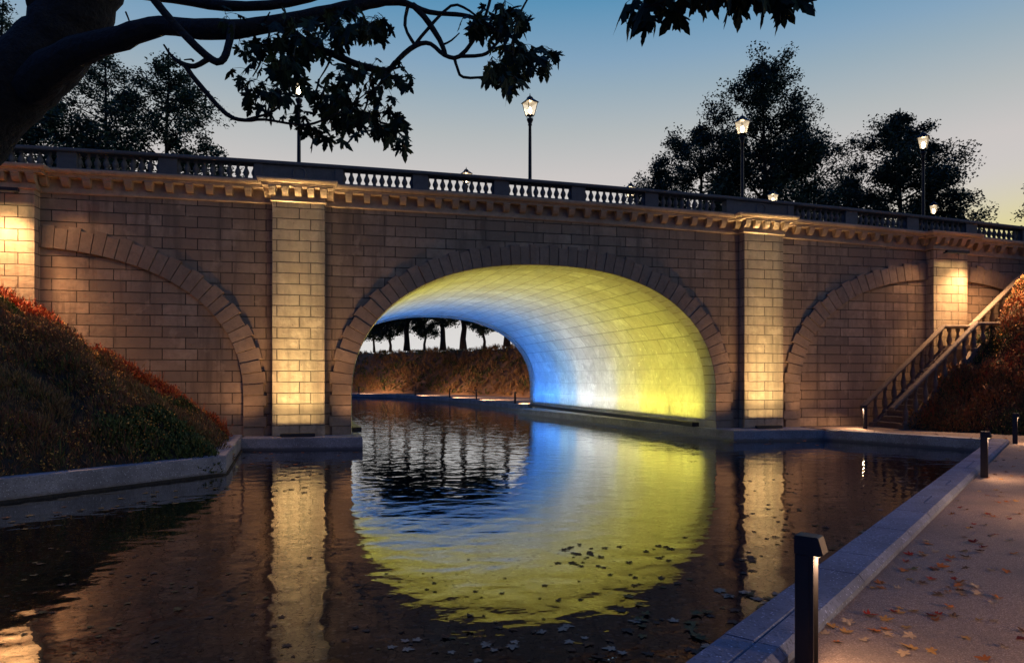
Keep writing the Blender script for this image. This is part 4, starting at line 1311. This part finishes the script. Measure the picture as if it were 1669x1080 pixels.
mb = MB()
T = 6.6
limb(mb, [(50, 140, 7.6, 34), (125, 86, 7.2, 24), (200, 60, 6.9, 18), (265, 43, 6.8, 15), (340, 48, T, 16), (420, 43, T, 13), (520, 24, T, 12), (600, 6, T, 9), (650, 3, T, 6), (700, 20, T, 4), (755, 25, T, 3.5), (790, 37, T, 3), (820, 58, T, 2)], 4, 10)
limb(mb, [(470, 48, T, 7), (510, 77, T, 6.5), (544, 89, T, 6), (588, 107, T, 5.5), (631, 115, T, 5), (650, 96, T, 4), (678, 74, T, 4), (702, 72, T, 3.5), (724, 90, T, 3.5), (749, 92, T, 3.5), (779, 54, T, 3), (797, 8, T, 2.5), (803, -30, T, 2.5)], 3, 8)
limb(mb, [(672, 8, T, 5), (690, 26, T, 5), (716, 64, T, 4.5), (726, 90, T, 4)], 3, 8)
limb(mb, [(749, 92, T, 3), (786, 90, T, 3), (803, 78, T, 2.5), (836, 40, T, 2), (862, -5, T, 1.5)], 3, 6)
limb(mb, [(740, 92, T, 3), (745, 110, T, 2.5), (755, 126, T, 2.5), (796, 125, T, 2), (830, 118, T, 1.5)], 3, 6)
limb(mb, [(676, 74, T, 3.2), (695, 50, T, 3), (735, 10, T, 2.5), (765, 18, T, 2), (800, 48, T, 1.5)], 3, 6)
limb(mb, [(666, 5, T, 3), (660, 42, T, 2.8), (675, 72, T, 3)], 3, 6)
limb(mb, [(724, 72, T, 2), (736, 66, T, 1.6), (749, 54, T, 1)], 2, 5)
limb(mb, [(240, -15, 6.2, 7), (285, 40, 6.2, 6.5), (335, 90, 6.2, 6.5), (360, 100, 6.2, 6), (372, 76, 6.3, 6), (378, 40, 6.5, 6)], 3, 8)
limb(mb, [(340, 96, 6.2, 5), (318, 108, 6.2, 4.5), (297, 104, 6.2, 4), (280, 92, 6.2, 2.5), (267, 73, 6.2, 1.5)], 3, 6)
limb(mb, [(299, 104, 6.2, 4.2), (325, 138, 6.2, 4), (369, 186, 6.2, 3.6), (399, 196, 6.2, 3), (432, 195, 6.2, 2.2), (483, 203, 6.2, 2), (512, 201, 6.2, 2), (557, 181, 6.2, 1.5), (600, 150, 6.3, 1)], 3, 6)
limb(mb, [(399, 196, 6.2, 2.4), (446, 181, 6.2, 1.8), (480, 150, 6.3, 1.2)], 3, 6)
limb(mb, [(180, -20, 7.2, 12), (280, -4, 6.8, 9), (369, 10, T, 8), (470, 5, T, 7), (560, -20, T, 5)], 3, 8)
limb(mb, [(62, 40, 7.6, 9), (54, 20, 7.5, 8), (44, -20, 7.4, 8)], 3, 6)
limb(mb, [(205, 20, 7.2, 1.5), (212, 38, 7.1, 1.2), (214, 52, 7, .8)], 2, 5)
limb(mb, [(315, 100, 6.2, 2.5), (312, 97, 6.2, 1.5), (300, 98, 6.2, 1)], 2, 5)
# twigs down into the foliage
for a, b in (((500, 70), (470, 110)), ((540, 90), (520, 130)), ((588, 107), (560, 150)), ((631, 116), (600, 160)), ((440, 45), (425, 95)), ((480, 110), (455, 150)), ((600, 160), (620, 200)), ((560, 150), (540, 190)),
             ((520, 130), (505, 165)), ((631, 116), (660, 110)), ((420, 45), (440, 20)), ((520, 22), (545, 45)), ((560, 15), (590, 40)), ((803, 78), (850, 95)), ((830, 118), (850, 130)), ((820, 20), (850, 10)), ((425, 95), (412, 125)), ((600, 160), (585, 195)), ((620, 200), (645, 215))):
    limb(mb, [(a[0], a[1], T, 2.2), ((a[0] + b[0]) / 2 + 4, (a[1] + b[1]) / 2 - 3, T - .1, 1.6), (b[0], b[1], T - .15, 1)], 3, 5)
mb.build('limbs', M_bark, maple)

def foliage(parent, origin, spots, t0, size, seed, per=(5, 8), tvar=.45):
    rng = np.random.default_rng(seed); P = []; D = []; U = []; Sz = []; tw = MB()
    for (u, v) in spots:
        c = np.array(at(u, v, t0 + rng.normal(0, tvar))) - np.array(origin)
        for k_ in range(rng.integers(*per)):
            az = rng.uniform(0, 2 * np.pi); el = rng.uniform(-1.35, .35)
            d = np.array([math.cos(az) * math.cos(el), math.sin(az) * math.cos(el), math.sin(el)])
            pet = rng.uniform(.05, .13) * size / .2
            b = c + d * pet + rng.normal(0, .03, 3)
            dr = d * np.array([1, 1, .7]) + np.array([0, 0, -rng.uniform(.35, 1.0)]); dr /= np.linalg.norm(dr)
            un = np.array([0, 0, 1.0]) + rng.normal(0, .5, 3) + d * .3
            P.append(b); D.append(dr); U.append(un); Sz.append(size * rng.uniform(.6, 1.15))
            tw.tube([c, (c + b) / 2 + np.array([0, 0, .01]), b], [.003, .0025, .002], 4, cap=False)
    V = leaf_polys(np.array(P), np.array(D), np.array(U), np.array(Sz), rng)
    fb = MB(); n = V.shape[1]
    for poly in V: fb.add(poly, [tuple(range(n))])
    fb.add(tw.v, tw.f, 1, True); fb.build('foliage', [M_maple, M_bark], parent)
def region_spots(regs, seed):
    r_ = random.Random(seed); out = []
    for u0, u1, v0, v1, n_ in regs:
        for k_ in range(n_):
            a = r_.uniform(0, 2 * math.pi); q = math.sqrt(r_.random()); out.append(((u0 + u1) / 2 + math.cos(a) * q * (u1 - u0) / 2, (v0 + v1) / 2 + math.sin(a) * q * (v1 - v0) / 2))
    return out
sp_ = region_spots([(425, 535, 25, 120, 34), (395, 450, 100, 165, 13), (530, 622, 0, 62, 24), (440, 500, 90, 160, 9), (535, 662, 100, 142, 21), (495, 600, 130, 180, 14), (590, 652, 165, 222, 15), (540, 580, 165, 205, 6),
                    (760, 868, 0, 48, 20), (800, 892, 68, 112, 24), (800, 842, 100, 138, 9), (512, 548, 195, 225, 4), (470, 500, 170, 190, 3), (350, 392, 20, 45, 2), (378, 420, 55, 80, 3), (880, 902, 75, 95, 3), (640, 662, 205, 230, 3), (400, 415, 150, 165, 1)], 5)
foliage(maple, mo, sp_, 6.4, .155, 9, (2, 5))
# second maple twig hanging in from above, right of the middle
br = tag(empty('maple_branch', at(1190, -60, 4.2)), 'drooping maple branch with large leaves hanging into the top edge right of the middle', 'branch')
bo = br.location.copy()
mb = MB()
for P_ in ([(1170, -160, 4.4, 10), (1180, -60, 4.2, 7), (1120, -15, 4.1, 4), (1075, 5, 4.0, 2.5), (1050, 12, 4, 1.5)], [(1180, -60, 4.2, 6), (1220, -30, 4.1, 4), (1265, -8, 4.1, 2.5), (1300, -5, 4.1, 1.5)]):
    Pq = [np.array([*(at(u, v, t) - bo), r_ * t / FPX]) for u, v, t, r_ in P_]; Q = smooth_path(Pq, 4)
    mb.tube([Vector(q[:3]) for q in Q], [max(.003, q[3]) for q in Q], 6)
mb.build('branch', M_bark, br)
foliage(br, bo, region_spots([(1045, 1100, -40, 8, 8), (1090, 1130, -35, 2, 5), (1130, 1170, -50, -22, 5), (1200, 1250, -55, -26, 7), (1250, 1285, -50, -14, 5), (1300, 1330, -60, -42, 3)], 6), 4.1, .165, 10, (3, 5), .15)

# ------------------------------------------------------------------ fallen leaves
def leaf_obj_mesh(seed, curl):
    rng = np.random.default_rng(seed)
    V = leaf_polys(np.array([[0, -.5, .0]]), np.array([[0, 1.0, 0]]), np.array([[0, 0, 1.0]]), np.array([1.0]), rng, 0)
    V = V.reshape(-1, 3)
    V[:, 2] = curl * (.55 * np.abs(V[:, 0]) ** 1.5 + .3 * (V[:, 1]) ** 2 + .05 * np.sin(6 * V[:, 0] + seed)) + .02
    n = len(LEAF_HALF)
    mb = MB(); mb.add(V[:n], [tuple(range(n))]); mb.add(V[n:], [tuple(range(n))])
    mb.tube([(0, -.5, .02), (.03, -.62, .03), (.05, -.75, .02)], [.012, .010, .008], 4)
    return mb
LCOL = {'ochre': (.42, .22, .06), 'orange': (.42, .13, .03), 'red': (.30, .035, .02), 'brown': (.13, .07, .035), 'pale': (.46, .32, .17), 'dark': (.085, .066, .045), 'olive': (.16, .13, .05), 'grey': (.34, .27, .18)}
def leaf_mat(nm, col):
    k = NT(nm + '_fallen_leaf'); o3 = k.obj(); n1 = k.noise(o3, 5, 4)
    oi = k.n('ObjectInfo')
    c = k.mix(n1.outputs[0], tuple(x * .6 for x in col), tuple(min(1, x * 1.3) for x in col))
    c = k.mix(k.math('MULTIPLY', oi.outputs['Random'], .5), c, tuple(x * .55 for x in col))
    k.l(c, k.p.inputs['Base Color']); k.p.inputs['Roughness'].default_value = .9; k.p.inputs['Specular IOR Level'].default_value = .15; return k.mat
LM = {}
for nm, col in LCOL.items():
    mt = leaf_mat(nm, col)
    LM[nm] = []
    for q in range(3):
        mbq = leaf_obj_mesh(q * 3 + len(nm), (.5, .9, .25)[q] if nm != 'dark' and nm != 'grey' else (.08, .2, .04)[q])
        me = bpy.data.meshes.new(nm + '_leaf'); me.from_pydata(mbq.v, [], mbq.f); me.materials.append(mt); me.update(); LM[nm].append(me)
PATH_LAB = {'ochre': 'ochre yellow maple leaf lying on the gritty path', 'orange': 'orange maple leaf lying on the gritty path', 'red': 'red maple leaf lying on the gritty path', 'brown': 'brown curled maple leaf lying on the gritty path', 'pale': 'pale tan maple leaf lying on the gritty path'}
rr = random.Random(5)
def put_leaf(x, y, z, nm, size, label, group, flat=True):
    o = bpy.data.objects.new('fallen_leaf', LM[nm][rr.randrange(3)]); COL.objects.link(o)
    o.location = (x, y, z); o.scale = (size, size, size)
    o.rotation_euler = (rr.uniform(-.25, .25) if not flat else 0, rr.uniform(-.25, .25) if not flat else 0, rr.uniform(0, 6.28))
    return tag(o, label, 'leaf', group)
def gz(u, v, z):
    t = (HC - z) * FPX / (v - 616.1); p = at(u, v, t); return p.x, p.y
path_px = [(1600, 690+40), (1620, 772), (1640, 768), (1610, 778), (1668, 776), (1597, 800), (1565, 826), (1575, 829), (1625, 816), (1640, 817), (1608, 840), (1622, 841), (1642, 841), (1660, 836), (1540, 856), (1578, 859), (1615, 872),
           (1571, 874), (1584, 881), (1606, 890), (1644, 880), (1508, 880), (1512, 885), (1500, 899), (1505, 903), (1526, 897), (1548, 906), (1572, 906), (1546, 912), (1478, 913), (1472, 928), (1490, 926), (1520, 924), (1538, 922), (1548, 930),
           (1572, 924), (1484, 943), (1434, 947), (1463, 955), (1517, 942), (1567, 948), (1590, 955), (1562, 958), (1569, 967), (1592, 966), (1614, 926), (1432, 947), (1422, 956), (1528, 967), (1544, 962), (1624, 971), (1617, 980), (1549, 987), (1466, 988),
           (1455, 994), (1421, 1000), (1490, 993), (1519, 1002), (1531, 1000), (1447, 1008), (1353, 1017), (1345, 1028), (1383, 1014), (1382, 1027), (1423, 1025), (1446, 1023), (1449, 1033), (1480, 1034), (1409, 1041), (1368, 1044), (1576, 1038), (1617, 1008), (1480, 1051), (1472, 1064), (1477, 1020), (1555, 1001), (1600, 1070), (1520, 1060), (1635, 1050), (1640, 930), (1655, 900)]
for i, (u, v) in enumerate(path_px):
    x, y = gz(u, v, .01)
    nm = rr.choices(['ochre', 'orange', 'red', 'brown', 'pale'], [4, 4, 2.2, 1.5, 3])[0]
    put_leaf(x, y, .004, nm, rr.uniform(.06, .105), PATH_LAB[nm], 'leaves on the path', False)
for k_ in range(60):
    d_ = rr.uniform(.5, 16.5); o_ = abs(rr.gauss(.55, .45)) + .04
    x, y = kp(d_, o_); nm = rr.choices(['ochre', 'orange', 'red', 'brown', 'pale'], [3, 3, 1.5, 4, 2])[0]
    put_leaf(x, y, .004, nm, rr.uniform(.05, .10), PATH_LAB[nm], 'leaves on the path', False)
# leaves scattered on the bank and in front of the stair
for k_ in range(14):
    x = rr.uniform(10.2, 13.2); y = rr.uniform(-6, -1.6)
    put_leaf(x, y, .006, rr.choice(['orange', 'brown', 'ochre']), rr.uniform(.09, .13), 'small orange-brown leaf on the lit paving below the stair', 'leaves on the bank', False)
# floating leaves, in drifts
float_mats = [('olive', 'yellowish leaf floating beside the left coping wall'), ('brown', 'brown leaf floating at the foot of the bright left pier'), ('brown', 'small brown leaf floating along the right pier ledge'), ('dark', 'dark leaf floating on the reflection'), ('dark', 'grey leaf floating near the path kerb')]
fl = []
def drift(n_, u0, u1, vf0, vf1, kinds, lab, grp, s0=.09, s1=.15, seed=1, clump=0):
    r_ = random.Random(seed); k_ = 0; cl = [(r_.random(), r_.random()) for _ in range(clump)] if clump else None
    while k_ < n_:
        a, b = (r_.random(), r_.random())
        if cl:
            c_ = r_.choice(cl); a = c_[0] + r_.gauss(0, .09); b = c_[1] + r_.gauss(0, .12)
        u = u0 + (u1 - u0) * a; v = vf0(u) + (vf1(u) - vf0(u)) * b
        k_ += 1
        x, y = gz(u, v, WZ)
        fl.append((x, y, r_.choice(kinds), r_.uniform(s0, s1), lab, grp))
drift(34, 0, 400, lambda u: 826 - u * .115, lambda u: 870 - u * .16, ['olive', 'brown', 'olive'], 'yellow-brown leaf floating beside the left coping wall', 'leaves floating by the left coping', .08, .13, 3)
drift(36, 396, 590, lambda u: 736, lambda u: 768, ['brown', 'orange', 'brown'], 'brown leaf floating below the ledge of the left bright pier', 'leaves floating by the left pier ledge', .08, .14, 4)
drift(18, 450, 525, lambda u: 764, lambda u: 805, ['dark', 'dark'], 'black leaf floating on the golden reflection of the left pilaster', 'leaves on the left golden reflection', .08, .14, 5)
drift(36, 880, 1345, lambda u: 684 + (u - 880) * .085 if u < 1190 else 716, lambda u: 692 + (u - 880) * .09 if u < 1190 else 726, ['brown', 'orange', 'ochre'], 'small brown leaf floating along the right pier ledge', 'leaves floating by the right pier ledge', .09, .14, 6)
drift(40, 930, 1160, lambda u: 890, lambda u: 950, ['dark'], 'black leaf floating on the yellow reflection of the arch', 'leaves on the yellow reflection', .04, .11, 7, 9)
drift(34, 1215, 1290, lambda u: 760, lambda u: 960, ['dark'], 'dark leaf floating on the golden reflection of the right pilaster', 'leaves on the right golden reflection', .05, .11, 8, 8)
drift(48, 1280, 1560, lambda u: 745, lambda u: 900 - max(0, u - 1420) * .75, ['dark', 'grey', 'olive'], 'grey leaf floating between the right pilaster and the path kerb', 'leaves floating by the path kerb', .06, .12, 9)
drift(40, 1000, 1280, lambda u: 960, lambda u: 1075 - max(0, u - 1140) * .6, ['grey', 'olive', 'dark'], 'grey maple leaf floating in the dark water near the kerb end', 'leaves in the near dark water', .08, .13, 10)
drift(30, 640, 1000, lambda u: 1015, lambda u: 1078, ['grey', 'grey', 'brown'], 'pale grey leaf floating in the dark water at the bottom of the photo', 'leaves in the near dark water', .06, .11, 12)
fl_extra = True
drift(18, 0, 420, lambda u: 890, lambda u: 960, ['olive', 'dark'], 'faint leaf floating on the dark water at the left', 'leaves on the dark left water', .05, .09, 13)
drift(120, 0, 1180, lambda u: 880, lambda u: 1078, ['dark', 'olive'], '', '', .03, .08, 21)
drift(110, 1260, 1570, lambda u: 742, lambda u: 900 - max(0, u - 1400) * .8, ['dark', 'olive'], '', '', .04, .09, 22)
fl.sort(key=lambda q: -q[3] / math.hypot(q[0] - CX, q[1] - CY) * (1 if q[4] else .01))
NF = 160
for (x, y, nm, s_, lab, grp) in fl[:NF]:
    put_leaf(x, y, WZ + .004, nm, s_, lab, grp, True)
if len(fl) > NF:
    mbx = MB(); kinds = list(LCOL)
    for (x, y, nm, s_, lab, grp) in fl[NF:]:
        q = leaf_obj_mesh(2, .1); a = rr.uniform(0, 6.28); ca, sa = math.cos(a) * s_, math.sin(a) * s_
        mbx.add([(x + v_[0] * ca - v_[1] * sa, y + v_[0] * sa + v_[1] * ca, WZ + .004 + v_[2] * s_) for v_ in q.v], q.f, kinds.index(nm))
    tag(mbx.build('floating_leaves', [LM[nm][0].materials[0] for nm in kinds]), 'small faint leaves scattered and drifting all over the dark water', 'leaves', kind='stuff')
